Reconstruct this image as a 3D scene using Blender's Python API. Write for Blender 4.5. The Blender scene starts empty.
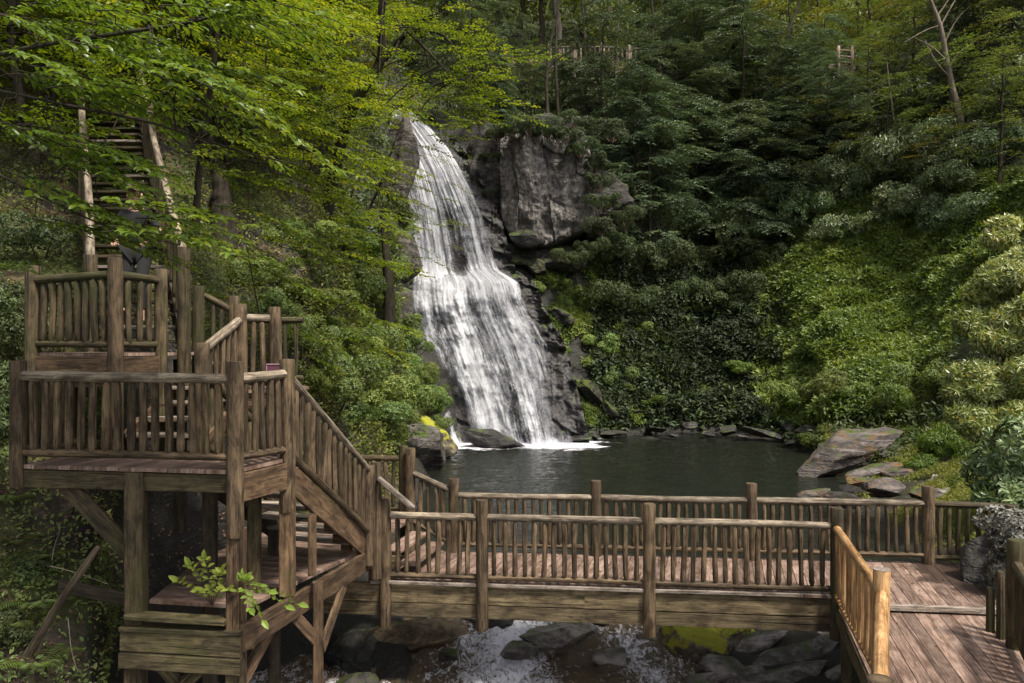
import bpy, math, random
import numpy as np
from mathutils import Vector
random.seed(7)
rng = np.random.default_rng(11)
SC = bpy.context.scene
COL = SC.collection
F = 750.0; CX = 512.0; HY = 347.0; CZ = 3.35
PI = math.pi

def P(px, py, Y):
    return np.array([(px-CX)*Y/F, Y, CZ-(py-HY)*Y/F])

# ---------------------------------------------------------------- noise
def _hash(ix, iy, iz, s):
    h = (ix*374761393 + iy*668265263 + iz*2147483647 + s*1274126177) & 0xffffffff
    h = ((h ^ (h >> 13))*1274126177) & 0xffffffff
    h = ((h ^ (h >> 16))*2246822519) & 0xffffffff
    return ((h ^ (h >> 15)) & 0xffffff)/float(0xffffff)
def vnoise(p, s=0):
    p = np.asarray(p, dtype=np.float64)
    i = np.floor(p).astype(np.int64); f = p-i; f = f*f*(3-2*f)
    r = 0
    for dx in (0,1):
        for dy in (0,1):
            for dz in (0,1):
                w = (f[:,0] if dx else 1-f[:,0])*(f[:,1] if dy else 1-f[:,1])*(f[:,2] if dz else 1-f[:,2])
                r = r + w*_hash(i[:,0]+dx, i[:,1]+dy, i[:,2]+dz, s)
    return r*2-1
def fbm(p, octv=5, s=0, gain=.5, lac=2.03):
    a = 1; r = 0; t = 0; p = np.asarray(p, float)
    for k in range(octv):
        r = r + a*vnoise(p, s+k*17); t += a; a *= gain; p = p*lac+3.7
    return r/t
def ridged(p, octv=5, s=0):
    a = 1; r = 0; t = 0; p = np.asarray(p, float)
    for k in range(octv):
        r = r + a*(1-2*np.abs(vnoise(p, s+k*17))); t += a; a *= .5; p = p*2.1+1.3
    return r/t

# ---------------------------------------------------------------- objects
WORLD = {}
def tag(o, label=None, cat=None, group=None, kind=None):
    if label: o['label'] = label
    if cat: o['category'] = cat
    if group: o['group'] = group
    if kind: o['kind'] = kind
    return o
def empty(name, loc, label=None, cat=None, group=None, kind=None):
    o = bpy.data.objects.new(name, None); COL.objects.link(o)
    o.location = tuple(float(v) for v in loc); o.empty_display_size = .3
    WORLD[o.name] = np.array(loc, float)
    return tag(o, label, cat, group, kind)
def link(name, me, parent=None, world=(0,0,0)):
    o = bpy.data.objects.new(name, me); COL.objects.link(o)
    world = np.array(world, float); WORLD[o.name] = world
    base = WORLD[parent.name] if parent is not None else np.zeros(3)
    if parent is not None: o.parent = parent
    o.location = tuple(float(v) for v in (world-base))
    return o
def fast_mesh(name, V, Fa, attrs=None, uv=None, smooth=False, mats=()):
    """V (n,3), Fa list of int arrays (m,k)"""
    if not isinstance(Fa, (list, tuple)): Fa = [Fa]
    Fa = [np.asarray(f, dtype=np.int32) for f in Fa if len(f)]
    me = bpy.data.meshes.new(name)
    V = np.asarray(V, dtype=np.float32)
    me.vertices.add(len(V)); me.vertices.foreach_set('co', V.ravel())
    tot = np.concatenate([np.full(len(f), f.shape[1], dtype=np.int32) for f in Fa])
    loops = np.concatenate([f.ravel() for f in Fa])
    me.loops.add(len(loops)); me.loops.foreach_set('vertex_index', loops)
    me.polygons.add(len(tot))
    st = np.concatenate([[0], np.cumsum(tot)[:-1]]).astype(np.int32)
    me.polygons.foreach_set('loop_start', st)
    try: me.polygons.foreach_set('loop_total', tot)
    except Exception: pass
    me.polygons.foreach_set('use_smooth', np.full(len(tot), smooth, dtype=bool))
    if attrs:
        for k, v in attrs.items():
            a = me.attributes.new(k, 'FLOAT', 'POINT'); a.data.foreach_set('value', np.asarray(v, dtype=np.float32))
    if uv is not None:      # per vertex
        l = me.uv_layers.new(name='UVMap'); u = np.asarray(uv, dtype=np.float32)[loops]
        l.data.foreach_set('uv', u.ravel())
    for m in mats: me.materials.append(m)
    me.update(calc_edges=True); me.validate()
    return me

class MB:
    """collects logs and boards; vertices carry a UV in metres (v along the grain) and a random value"""
    def __init__(s): s.v=[]; s.f=[]; s.uv=[]; s.r=[]
    def _add(s, V, Fc, UV, r=None):
        b = len(s.v); s.v += [tuple(x) for x in V]; s.uv += [tuple(x) for x in UV]
        r = random.random() if r is None else r
        s.r += [r]*len(V); s.f += [tuple(b+i for i in f) for f in Fc]
    def log(s, p0, p1, r0, r1=None, n=11, seg=7, jit=.05, bend=.008, round_=True, taper=.0):
        p0 = np.array(p0, float); p1 = np.array(p1, float); r1 = r0 if r1 is None else r1
        d = p1-p0; L = np.linalg.norm(d); d /= L
        a = np.cross(d, [0,0,1.]) if abs(d[2]) < .9 else np.cross(d, [0,1.,0]); a /= np.linalg.norm(a); b = np.cross(d, a)
        ts = list(np.linspace(0, 1, seg+1))
        e = min(.2, .35*r0/L)
        rings = ([(0,.72),(e,1.)]+[(t,1.) for t in ts[1:-1]]+[(1-e,1.),(1,.72)]) if round_=='point' or round_ is True else [(0,.95),(.008/L,1.)]+[(t,1.) for t in ts[1:-1]]+[(1-.012/L,1.),(1,.93)]
        if round_=='point': rings[0]=(0,.5); rings[-1]=(1,.5); rings[1]=(min(.08,1.3*r0/L),1.); rings[-2]=(1-min(.08,1.3*r0/L),1.)
        V=[];UV=[];Fc=[]
        ou, ov = random.random()*40, random.random()*40
        ph = random.random()*6.28; bx = random.uniform(-1,1)*bend; by = random.uniform(-1,1)*bend
        wob = [random.uniform(-1,1) for _ in range(n)]
        for t, k in rings:
            r = (r0+(r1-r0)*t)*k*(1+random.uniform(-jit, jit)*.6)
            c = p0+d*L*t+(a*bx+b*by)*math.sin(PI*t)*L
            for j in range(n+1):
                jj = j % n; an = 2*PI*jj/n+ph
                rr = r*(1+jit*wob[jj]*(.6+.4*math.sin(3*t+jj)))
                V.append(c+(a*math.cos(an)+b*math.sin(an))*rr)
                UV.append((ou+j/n*2*PI*r0, ov+t*L))
        m = n+1
        for i in range(len(rings)-1):
            for j in range(n): Fc.append((i*m+j, i*m+j+1, (i+1)*m+j+1, (i+1)*m+j))
        # caps use their own rings (end grain)
        for end, i in ((0,0),(1,len(rings)-1)):
            k0 = len(V); c = sum(V[i*m+j] for j in range(n))/n
            V.append(c+d*(.004 if end else -.004)); UV.append((ou+5, ov+5))
            for j in range(n): V.append(V[i*m+j].copy()); UV.append((ou+5+.3*r0, ov+5))
            for j in range(n):
                q = (k0, k0+1+j, k0+1+(j+1)%n); Fc.append(q if end else q[::-1])
        s._add(V, Fc, UV)
    def board(s, p0, p1, w, h, up=(0,0,1), ch=.006, r=None):
        """box from p0 to p1 (axis centre), width w across, height h along up"""
        p0 = np.array(p0, float); p1 = np.array(p1, float); d = p1-p0; L = np.linalg.norm(d); d /= L
        up = np.array(up, float); x = np.cross(d, up); x /= np.linalg.norm(x); z = np.cross(x, d)
        c = min(ch, w*.3, h*.3); W = w/2; H = h/2
        prof = [(-W+c,-H),(W-c,-H),(W,-H+c),(W,H-c),(W-c,H),(-W+c,H),(-W,H-c),(-W,-H+c)]
        per = np.cumsum([0]+[math.dist(prof[i], prof[(i+1)%8]) for i in range(8)])
        ou, ov = random.random()*40, random.random()*40
        nseg = max(1, int(L/.5)); V=[];UV=[];Fc=[]
        for i in range(nseg+1):
            t = i/nseg; jx = random.uniform(-1,1)*.003; jz = random.uniform(-1,1)*.003
            for j in range(9):
                a, b = prof[j%8]
                V.append(p0+d*L*t+x*(a+jx)+z*(b+jz)); UV.append((ou+per[j], ov+t*L))
        for i in range(nseg):
            for j in range(8): Fc.append((i*9+j, i*9+j+1, (i+1)*9+j+1, (i+1)*9+j))
        k0 = len(V)
        for e, i in ((0,0),(1,nseg)):
            for j in range(8): V.append(V[i*9+j].copy()); UV.append((ou+7, ov+7+.02*j))
            q = tuple(k0+8*e+j for j in range(8)); Fc.append(q if e else q[::-1])
        s._add(V, Fc, UV, r)
    def prism(s, poly, z0, z1, D):
        """flat polygon (CCW) between z0 and z1, grain along D"""
        n = len(poly); D = np.array(D); N = np.array([D[1], -D[0]])
        ou, ov = random.random()*40, random.random()*40
        V=[];UV=[]
        for z, q in ((z0,0),(z1,0)):
            for p in poly: V.append((p[0],p[1],z)); UV.append((ou+np.dot(p,N)%.5*1.0, ov+np.dot(p,D)))
        Fc = [tuple(range(n))[::-1], tuple(range(n,2*n))]
        for i in range(n): Fc.append((i,(i+1)%n,n+(i+1)%n,n+i))
        s._add(V, Fc, UV)
    def build(s, name, mat, parent=None, smooth=True, world=None):
        V = np.array(s.v, float)
        w = V.mean(0) if world is None else np.array(world, float)
        me = bpy.data.meshes.new(name); me.from_pydata([tuple(x) for x in (V-w)], [], s.f)
        l = me.uv_layers.new(name='UVMap')
        idx = np.zeros(len(me.loops), dtype=np.int32); me.loops.foreach_get('vertex_index', idx)
        l.data.foreach_set('uv', np.array(s.uv, dtype=np.float32)[idx].ravel())
        a = me.attributes.new('rnd', 'FLOAT', 'POINT'); a.data.foreach_set('value', np.array(s.r, dtype=np.float32))
        me.materials.append(mat)
        if smooth:
            me.polygons.foreach_set('use_smooth', np.ones(len(me.polygons), dtype=bool))
            try: me.set_sharp_from_angle(angle=math.radians(38))
            except Exception: pass
        me.update()
        return link(name, me, parent, w)

def clip_poly(poly, n, c):
    """keep points with dot(p,n) <= c"""
    out=[]
    for i in range(len(poly)):
        a, b = poly[i], poly[(i+1)%len(poly)]; da, db = np.dot(a,n)-c, np.dot(b,n)-c
        if da <= 0: out.append(a)
        if (da < 0) != (db < 0) and abs(da-db) > 1e-9: out.append(a+(b-a)*(da/(da-db)))
    return out
def planks(mb, poly, z, D, w=.142, gap=.008, th=.04):
    D = np.array(D, float); D /= np.linalg.norm(D); N = np.array([D[1], -D[0]])
    poly = [np.array(p, float) for p in poly]
    area = sum(poly[i][0]*poly[(i+1)%len(poly)][1]-poly[(i+1)%len(poly)][0]*poly[i][1] for i in range(len(poly)))
    if area < 0: poly = poly[::-1]
    lo = min(np.dot(p,N) for p in poly); hi = max(np.dot(p,N) for p in poly)
    k = lo
    while k < hi:
        q = clip_poly(clip_poly(poly, N, k+w-gap), -N, -(k)); 
        if len(q) >= 3:
            dz = random.uniform(-.002,.002)
            mb.prism(q, z-th+dz, z+dz, D)
        k += w

# ---------------------------------------------------------------- materials
def new_mat(name):
    m = bpy.data.materials.new(name); m.use_nodes = True; nt = m.node_tree; nt.nodes.clear()
    out = nt.nodes.new('ShaderNodeOutputMaterial')
    return m, nt, out
class G:
    def __init__(s, nt): s.nt = nt
    def n(s, t, **kw):
        nd = s.nt.nodes.new(t)
        for k, v in kw.items(): setattr(nd, k, v)
        return nd
    def l(s, a, b): s.nt.links.new(a, b)
    def noise(s, vec, scale, detail=5, rough=.55, dist=0):
        nd = s.n('ShaderNodeTexNoise'); nd.inputs['Scale'].default_value=scale; nd.inputs['Detail'].default_value=detail
        nd.inputs['Roughness'].default_value=rough; nd.inputs['Distortion'].default_value=dist
        if vec is not None: s.l(vec, nd.inputs['Vector'])
        return nd.outputs['Fac']
    def mapping(s, vec, sc=(1,1,1), rot=(0,0,0), loc=(0,0,0)):
        nd = s.n('ShaderNodeMapping'); nd.inputs['Scale'].default_value=sc; nd.inputs['Rotation'].default_value=rot; nd.inputs['Location'].default_value=loc
        s.l(vec, nd.inputs['Vector']); return nd.outputs[0]
    def ramp(s, fac, stops, interp='LINEAR'):
        nd = s.n('ShaderNodeValToRGB'); cr = nd.color_ramp; cr.interpolation = interp
        while len(cr.elements) < len(stops): cr.elements.new(.5)
        for e, (p, c) in zip(cr.elements, stops):
            e.position = p; e.color = (c,c,c,1) if isinstance(c,(int,float)) else (*c,1)
        s.l(fac, nd.inputs[0]); return nd.outputs[0]
    def mix(s, fac, a, b, mode='MIX'):
        nd = s.n('ShaderNodeMix', data_type='RGBA', blend_type=mode)
        for sock, v in ((nd.inputs[0],fac),(nd.inputs[6],a),(nd.inputs[7],b)):
            if isinstance(v, (int,float)): sock.default_value = v
            elif isinstance(v, tuple): sock.default_value = (*v,1)
            else: s.l(v, sock)
        return nd.outputs[2]
    def math(s, op, a, b=None, clamp=False):
        nd = s.n('ShaderNodeMath', operation=op); nd.use_clamp = clamp
        for i, v in enumerate((a,b)):
            if v is None: continue
            if isinstance(v,(int,float)): nd.inputs[i].default_value = v
            else: s.l(v, nd.inputs[i])
        return nd.outputs[0]
    def attr(s, name):
        nd = s.n('ShaderNodeAttribute'); nd.attribute_name = name; return nd.outputs['Fac']
    def bump(s, h, strength=.5, dist=.02, normal=None):
        nd = s.n('ShaderNodeBump'); nd.inputs['Strength'].default_value=strength; nd.inputs['Distance'].default_value=dist
        s.l(h, nd.inputs['Height'])
        if normal is not None: s.l(normal, nd.inputs['Normal'])
        return nd.outputs[0]
    def bsdf(s, col, rough=.8, normal=None, spec=.5, **kw):
        nd = s.n('ShaderNodeBsdfPrincipled')
        if isinstance(col, tuple): nd.inputs['Base Color'].default_value = (*col,1)
        else: s.l(col, nd.inputs['Base Color'])
        if isinstance(rough,(int,float)): nd.inputs['Roughness'].default_value = rough
        else: s.l(rough, nd.inputs['Roughness'])
        nd.inputs['Specular IOR Level'].default_value = spec
        if normal is not None: s.l(normal, nd.inputs['Normal'])
        return nd.outputs[0]

def wood(name, dark, light, moss=.0, bump=.6, rough=.75, knots=True, mosscol=(.055,.065,.016), wetpatch=None):
    m, nt, out = new_mat(name); g = G(nt)
    uv = g.n('ShaderNodeUVMap').outputs[0]
    geo = g.n('ShaderNodeNewGeometry')
    r = g.attr('rnd')
    st = g.mapping(uv, (30, 1.3, 1)); fine = g.noise(st, 1.9, 10, .74, .5)
    st2 = g.mapping(uv, (8, 2.2, 1)); broad = g.noise(st2, 1.2, 7, .72, .5)
    blot = g.noise(geo.outputs['Position'], 3.1, 5, .6)
    v = g.math('ADD', g.math('MULTIPLY', fine, .42), g.math('MULTIPLY', broad, .58))
    col = g.ramp(v, [(.36, tuple(c*.35 for c in dark)), (.45, dark), (.55, light), (.66, tuple(min(1,c*1.6) for c in light))])
    var = g.math('ADD', .66, g.math('MULTIPLY', r, .7))
    vc = g.n('ShaderNodeCombineColor')
    for i in range(3): g.l(var, vc.inputs[i])
    col = g.mix(1., col, vc.outputs[0], 'MULTIPLY')
    # dark cracks along the grain and knots
    crk = g.noise(g.mapping(uv, (22, .35, 1), loc=(3,9,0)), 1.0, 3, .5, 1.)
    crk = g.ramp(crk, [(.33, 1.), (.38, 0.)])
    col = g.mix(g.math('MULTIPLY', crk, .75), col, tuple(c*.2 for c in dark))
    if knots:
        vo = g.n('ShaderNodeTexVoronoi'); vo.inputs['Scale'].default_value = 1.; g.l(g.mapping(uv, (6.5, 2.2, 1)), vo.inputs['Vector'])
        kn = g.ramp(vo.outputs['Distance'], [(.05, 1.), (.13, 0.)])
        col = g.mix(g.math('MULTIPLY', kn, .7), col, tuple(c*.3 for c in dark))
    col = g.mix(g.math('MULTIPLY', g.ramp(blot, [(.5,0.),(.72,1.)]), .45), col, tuple(c*.35 for c in dark))
    if wetpatch:
        vd = g.n('ShaderNodeVectorMath', operation='DISTANCE'); g.l(geo.outputs['Position'], vd.inputs[0]); vd.inputs[1].default_value=wetpatch
        wn = g.noise(geo.outputs['Position'], 2.3, 5, .65)
        wp = g.ramp(g.math('ADD', g.math('MULTIPLY', vd.outputs['Value'], .55), g.math('SUBTRACT', wn, .5)), [(.40,.85),(.52,.0)])
        sp_n = g.noise(geo.outputs['Position'], 7.5, 3, .5); wp = g.math('MAXIMUM', wp, g.math('MULTIPLY', g.ramp(sp_n,[(.70,0.),(.73,1.)]), .6))
        col = g.mix(wp, col, tuple(c*.28 for c in dark))
    if moss:
        mn = g.noise(geo.outputs['Position'], 1.7, 6, .62)
        mf = g.ramp(mn, [(.62-.28*moss, 0.), (.75-.2*moss, 1.)])
        col = g.mix(g.math('MULTIPLY', mf, min(.85, .25+moss*.6)), col, mosscol)
    h = g.math('SUBTRACT', g.math('ADD', fine, g.math('MULTIPLY', broad, .6)), crk)
    nrm = g.bump(h, bump*1.4, .011)
    g.l(g.bsdf(col, rough, nrm, .3), out.inputs[0]); return m

def leafmat(name, c1, c2, c3=None, rough=.5, trans=.35, tcol=None, spec=.4, var=.45, yellow=None, space=.25):
    """c1..c3 over the leaf's own random value"""
    c1, c2, c3 = [tuple((min(1,c[0]*1.13), c[1]*1.0, min(1,c[2]*1.2))) for c in (c1, c2, c3 or c2)]
    m, nt, out = new_mat(name); g = G(nt)
    lv = g.attr('lv'); oi = g.n('ShaderNodeObjectInfo').outputs['Random']
    geo = g.n('ShaderNodeNewGeometry')
    cl = g.noise(geo.outputs['Position'], space, 3, .6)
    stops = [(.0, c1), (.6, c2), (1., c3 or c2)]
    v = g.math('ADD', g.math('MULTIPLY', lv, .55), g.math('MULTIPLY', g.math('SUBTRACT', cl, .34), 1.15), clamp=True)
    col = g.ramp(v, stops)
    if yellow:
        col = g.mix(g.ramp(lv, [(.955,0.),(.965,.9)]), col, yellow)
    hs = g.n('ShaderNodeHueSaturation'); g.l(col, hs.inputs['Color'])
    g.l(g.math('ADD', .80, g.math('MULTIPLY', oi, var)), hs.inputs['Value'])
    g.l(g.math('ADD', .485, g.math('MULTIPLY', oi, .03)), hs.inputs['Hue'])
    col = hs.outputs[0]
    b = g.bsdf(col, rough, None, spec)
    tr = g.n('ShaderNodeBsdfTranslucent')
    tc = g.mix(1., col, tcol or (1.6,1.5,.5), 'MULTIPLY'); g.l(tc, tr.inputs[0])
    mx = g.n('ShaderNodeMixShader'); mx.inputs[0].default_value = trans
    g.l(b, mx.inputs[1]); g.l(tr.outputs[0], mx.inputs[2]); g.l(mx.outputs[0], out.inputs[0]); return m

def barkmat(name, dark, light, moss=0):
    m, nt, out = new_mat(name); g = G(nt)
    tc = g.n('ShaderNodeTexCoord').outputs['Object']
    n1 = g.noise(g.mapping(tc, (9,9,1.6)), 1.5, 7, .65, .5)
    col = g.ramp(n1, [(.35,dark),(.65,light)])
    if moss:
        n2 = g.noise(tc, 1.3, 4, .6); col = g.mix(g.ramp(n2, [(.5,0.),(.65,moss)]), col, (.05,.065,.015))
    g.l(g.bsdf(col, .9, g.bump(n1, .9, .03), .2), out.inputs[0]); return m

def rockmat(name, dark, light, moss=.3, wet=.0, lich=.0, mosscol=(.05,.075,.012), strat=(1,1,3), orange=0., scale=1., crack=.3):
    m, nt, out = new_mat(name); g = G(nt)
    geo = g.n('ShaderNodeNewGeometry'); pos = geo.outputs['Position']
    n1 = g.noise(g.mapping(pos, tuple(c*scale for c in strat)), .9, 9, .66, .4)
    n2 = g.noise(pos, 4.*scale, 8, .7)
    v = g.math('ADD', g.math('MULTIPLY', n1, .62), g.math('MULTIPLY', n2, .38))
    col = g.ramp(v, [(.34, tuple(c*.4 for c in dark)), (.46, dark), (.58, light), (.72, tuple(min(1,c*1.35) for c in light))])
    vo = g.n('ShaderNodeTexVoronoi', feature='DISTANCE_TO_EDGE'); vo.inputs['Scale'].default_value=.8*scale
    g.l(g.mapping(pos, strat, (0.1,.35,.1)), vo.inputs['Vector'])
    ck = g.ramp(vo.outputs['Distance'], [(.0,1.),(.035,0.)])
    col = g.mix(g.math('MULTIPLY', ck, crack), col, tuple(c*.2 for c in dark))
    if orange:
        n4 = g.noise(pos, 1.1*scale, 4, .6); col = g.mix(g.ramp(n4, [(.52,0.),(.66,orange)]), col, (.16,.085,.02))
    if lich:
        n5 = g.noise(pos, 7*scale, 5, .7); col = g.mix(g.ramp(n5, [(.56,0.),(.64,lich)]), col, (.33,.32,.3))
    if moss:
        sep = g.n('ShaderNodeSeparateXYZ'); g.l(geo.outputs['Normal'], sep.inputs[0])
        n3 = g.noise(pos, 1.0*scale, 6, .65)
        mv = g.math('ADD', g.math('MULTIPLY', sep.outputs[2], .30), n3)
        mf = g.ramp(mv, [(.86-.4*moss, 0.), (.95-.4*moss, 1.)])
        mc = g.mix(n2, tuple(c*.5 for c in mosscol), tuple(c*1.6 for c in mosscol))
        col = g.mix(mf, col, mc)
    h = g.math('ADD', g.math('MULTIPLY', n1, 1.4), g.math('SUBTRACT', n2, g.math('MULTIPLY', ck, crack)))
    g.l(g.bsdf(col, .85-.55*wet, g.bump(h, .9, .12/scale), .35+.3*wet), out.inputs[0]); return m
# ================================================================ wood materials
M_OLD = wood('weathered_log', (.040,.026,.014), (.120,.082,.048), moss=.15)
M_OLDG = wood('mossy_log', (.030,.022,.011), (.088,.064,.034), moss=.55, mosscol=(.04,.045,.012))
M_GREY = wood('greyed_log', (.10,.078,.062), (.27,.225,.19), moss=.0)
M_TOPR = wood('weathered_rail', (.085,.064,.045), (.235,.19,.14), moss=.08)
M_BROWN = wood('brown_plank', (.048,.028,.015), (.132,.082,.046), moss=.12)
M_GIRD = wood('girder_plank', (.058,.042,.022), (.145,.11,.062), moss=.25, mosscol=(.05,.05,.018))
M_GREEN = wood('algae_plank', (.034,.026,.013), (.095,.074,.038), moss=.42, mosscol=(.045,.05,.012))
M_DECK = wood('deck_plank', (.115,.070,.052), (.225,.158,.128), moss=.0, knots=False, rough=.55, bump=.3, wetpatch=(6.75,11.0,0))
M_NEW = wood('new_pine_log', (.22,.115,.045), (.40,.24,.115), moss=0, rough=.45, bump=.25)
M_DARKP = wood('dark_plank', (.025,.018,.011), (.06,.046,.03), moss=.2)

D2 = np.array([.27,.963]); D2 = D2/np.linalg.norm(D2)
def V3(p, z): return np.array([p[0], p[1], z])
def lerp(a, b, t): return np.array(a, float)*(1-t)+np.array(b, float)*t

def post(parent, xy, z0, z1, mat=M_OLD, r=.083, name='post', n=14):
    mb = MB(); mb.log((xy[0],xy[1],z0), (xy[0],xy[1],z1), r*1.03, r*.97, n=n, seg=9, jit=.05, bend=.007, round_='flat')
    return mb.build(name, mat, parent)
def bay(parent, a, b, za0, zb0, za1, zb1, mat=M_OLD, sp=.142, r=.037, rt=.052, rb=.042, ends=(.05,.05), off=0, low=True, bmat=None, trim=.0):
    """railing bay: a,b post centres; za0/zb0 centre height of bottom rail, za1/zb1 of top rail"""
    a = np.array(a,float); b = np.array(b,float); d = b-a; L = np.linalg.norm(d); d /= L
    A = a+d*ends[0]; B = b-d*ends[1]
    mb = MB()
    mb.log(V3(A,za1), V3(B,zb1), rt*random.uniform(.95,1.08), rt*random.uniform(.9,1.0), n=12, seg=14, jit=.06, bend=.004)
    rail = mb.build('top_rail', M_TOPR if mat is M_OLD else mat, parent)
    mb = MB(); mb.log(V3(A,za0), V3(B,zb0), rb*random.uniform(.95,1.05), rb*random.uniform(.9,1.05), n=10, seg=14, jit=.08, bend=.004)
    mb.build('bottom_rail', mat, parent)
    n = max(1, int(round((L-.22)/sp)));  N = np.array([-d[1], d[0]])
    for i in range(n):
        t = (.11+(i+.5)*(L-.22)/n+random.uniform(-.012,.012))/L
        x = lerp(a,b,t)+N*(off+random.uniform(-.008,.008))
        zb = za0+(zb0-za0)*t; zt = za1+(zb1-za1)*t
        m2 = MB(); lean = random.uniform(-.012,.012)
        m2.log((x[0]+lean,x[1],zb+random.uniform(.0,.03)), (x[0]-lean,x[1],zt-.03), r*random.uniform(.88,1.12), r*random.uniform(.85,1.1), n=9, seg=6, jit=.11, bend=.014, round_='point')
        m2.build('baluster', bmat or mat, rail)
    return rail

# ================================================================ footbridge
def nearY(px): # near railing line
    # (-1.83,10.8) .. (4.26,10.17)
    s = (px-CX)/F; m = (10.17-10.80)/(4.26+1.83)
    Y = (10.8+1.83*m)/(1-m*s); return np.array([s*Y, Y])
def farY(px):
    m = (11.6-12.26)/(6.44+.85); s = (px-CX)/F
    Y = (12.26+.85*m)/(1-m*s); return np.array([s*Y, Y])
bridge = empty('footbridge', (1.2,11.2,0), 'long wooden footbridge with log railings crossing the creek below the waterfall pool', 'footbridge')
NP = [nearY(x) for x in (385,482,649,836)]
FP = [farY(x) for x in (454,596,751,928)]
FEND = farY(1018)
mb = MB()
LB = NP[0]+np.array([-.25,.1])
split = NP[3]
planks(mb, [LB, NP[3]+[0,-.06], NP[3]+D2*1.75, farY(440)+D2*.1], 0., D2)
mb.build('deck', M_DECK, bridge)
for k,(off,zt) in enumerate(((.0,0),(1.42,0))):
    mb = MB(); a = NP[0]+[-.9,.12]+D2*off; b = NP[3]+[.1,.02]+D2*off
    for j,(t,h) in enumerate(((-.045,.27),(-.318,.20))):
        ins = -.012*j; b_=b+np.array([.0,0])
        mb.board(V3(a,t-h/2), V3(lerp(a,b,.52),t-h/2-.0), .075+ins, h-.006)
        mb.board(V3(lerp(a,b,.5195),t-h/2-.0), V3(b,t-h/2), .0735+ins, h-.0075)
    mb.build('girder', M_GIRD, bridge)
# deck edge fascia, thin pale strip
mb = MB(); mb.board(V3(NP[0]+[-.2,-.035],-.02), V3(NP[3]+[0,-.035],-.02), .03, .05); mb.build('deck_edge', M_GREY, bridge)
for i,p in enumerate(NP):
    post(bridge, p+[0,-.02], -.66 if i<3 else -.6, 1.18, M_OLDG if i==3 else M_OLD, .088)
for i in range(3):
    bay(bridge, NP[i], NP[i+1], .075,.075,.93,.93, M_OLD)
for p in FP: post(bridge, p, -.35, 1.2, M_OLD, .09)
for i in range(3):
    bay(bridge, FP[i], FP[i+1], .13,.13,.93,.93, M_OLD)

# ================================================================ right-hand deck
rdeck = empty('boardwalk_deck', (5.2,9.5,0), 'grey brown plank deck at the right end of the bridge with one low step', 'deck')
P1 = NP[3]; P2 = np.array([3.60,7.3]); P3 = np.array([2.31,4.7]); P4 = P3+(P3-P2)*.95
R0 = np.array([5.78,8.6]); R1 = R0+(P3-P2); R2 = R1+(P3-P2)
S0 = P1+D2*(-.32); S1 = S0+np.array([3.2,-.30])
mb = MB(); planks(mb, [S0+[.0,0], S1, FEND+[.3,.3], FEND+D2*.15, NP[3]+D2*1.72, NP[3]+D2*.0], 0., D2, .15); mb.build('upper_planking', M_DECK, rdeck)
mb = MB(); planks(mb, [S0+[0,.02], P2, P3, P4, R2, R1, R0+[.1,0], S1+[-.5,.05]], -.10, D2, .15); mb.build('lower_planking', M_DECK, rdeck)
mb = MB(); mb.board(V3(S0+[.05,-.03],-.035), V3(S1+[-.3,-.03],-.035), .07, .075); mb.build('step_edge', M_GREY, rdeck)
bay(rdeck, FP[3], FEND, .10,.10,.93,.90, M_OLDG, ends=(.05,0))
# pine railing, freshly replaced
post(rdeck, P2, -.75, 1.185, M_NEW, .082)
post(rdeck, P3, -.9, 1.27, M_OLD, .088)
mb = MB(); mb.log(V3(P2,1.183), V3(P2,1.192), .079,.077, n=14, seg=1); mb.build('post_top', M_GREY, rdeck)
bay(rdeck, P1, P2, .0,.08,.90,.96, M_NEW, sp=.15, r=.033, rt=.05, rb=.04, ends=(.07,.02))
bay(rdeck, P2, P3, .06,.15,.955,1.13, M_NEW, sp=.16, r=.035, rt=.055, rb=.045, ends=(.06,.02))
mb = MB()
mb.board(V3(P1+[.02,0],-.24), V3(P2,-.24), .06, .24); mb.board(V3(P2,-.24), V3(P3,-.24), .06, .24)
mb.board(V3(P1+D2*-.3+[.09,0],-2.4), V3(P1+D2*-.3+[.09,0],-.12), .11,.11,up=(0,1,0))
mb.build('edge_beam', M_GREEN, rdeck)
mb = MB()
for y in (7.6,6.0): 
    p = lerp(P1,P2,(10.17-y)/2.87) if y>7.3 else lerp(P2,P3,.5)
    mb.board(V3(p+[.12,0],-3.), V3(p+[.12,0],-.12), .12,.12,up=(0,1,0))
mb.build('support_posts', M_GREEN, rdeck)
# right railing
post(rdeck, R0, -.4, 1.14, M_OLDG, .095); post(rdeck, R1, -.4, 1.14, M_OLDG, .09)
bay(rdeck, R0, R1, .04,.04,.86,.86, M_OLDG, r=.045, rt=.06)
for i,(dx,dy,h) in enumerate(((-.0,.28,.72),(.10,.42,.62),(.02,.5,.45))):
    mb = MB(); mb.log((R0[0]+dx,R0[1]+dy,-.2), (R0[0]+dx,R0[1]+dy,h-.02), .05,.045,n=9,seg=5,jit=.1); mb.build('paling', M_OLDG, rdeck)

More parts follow.
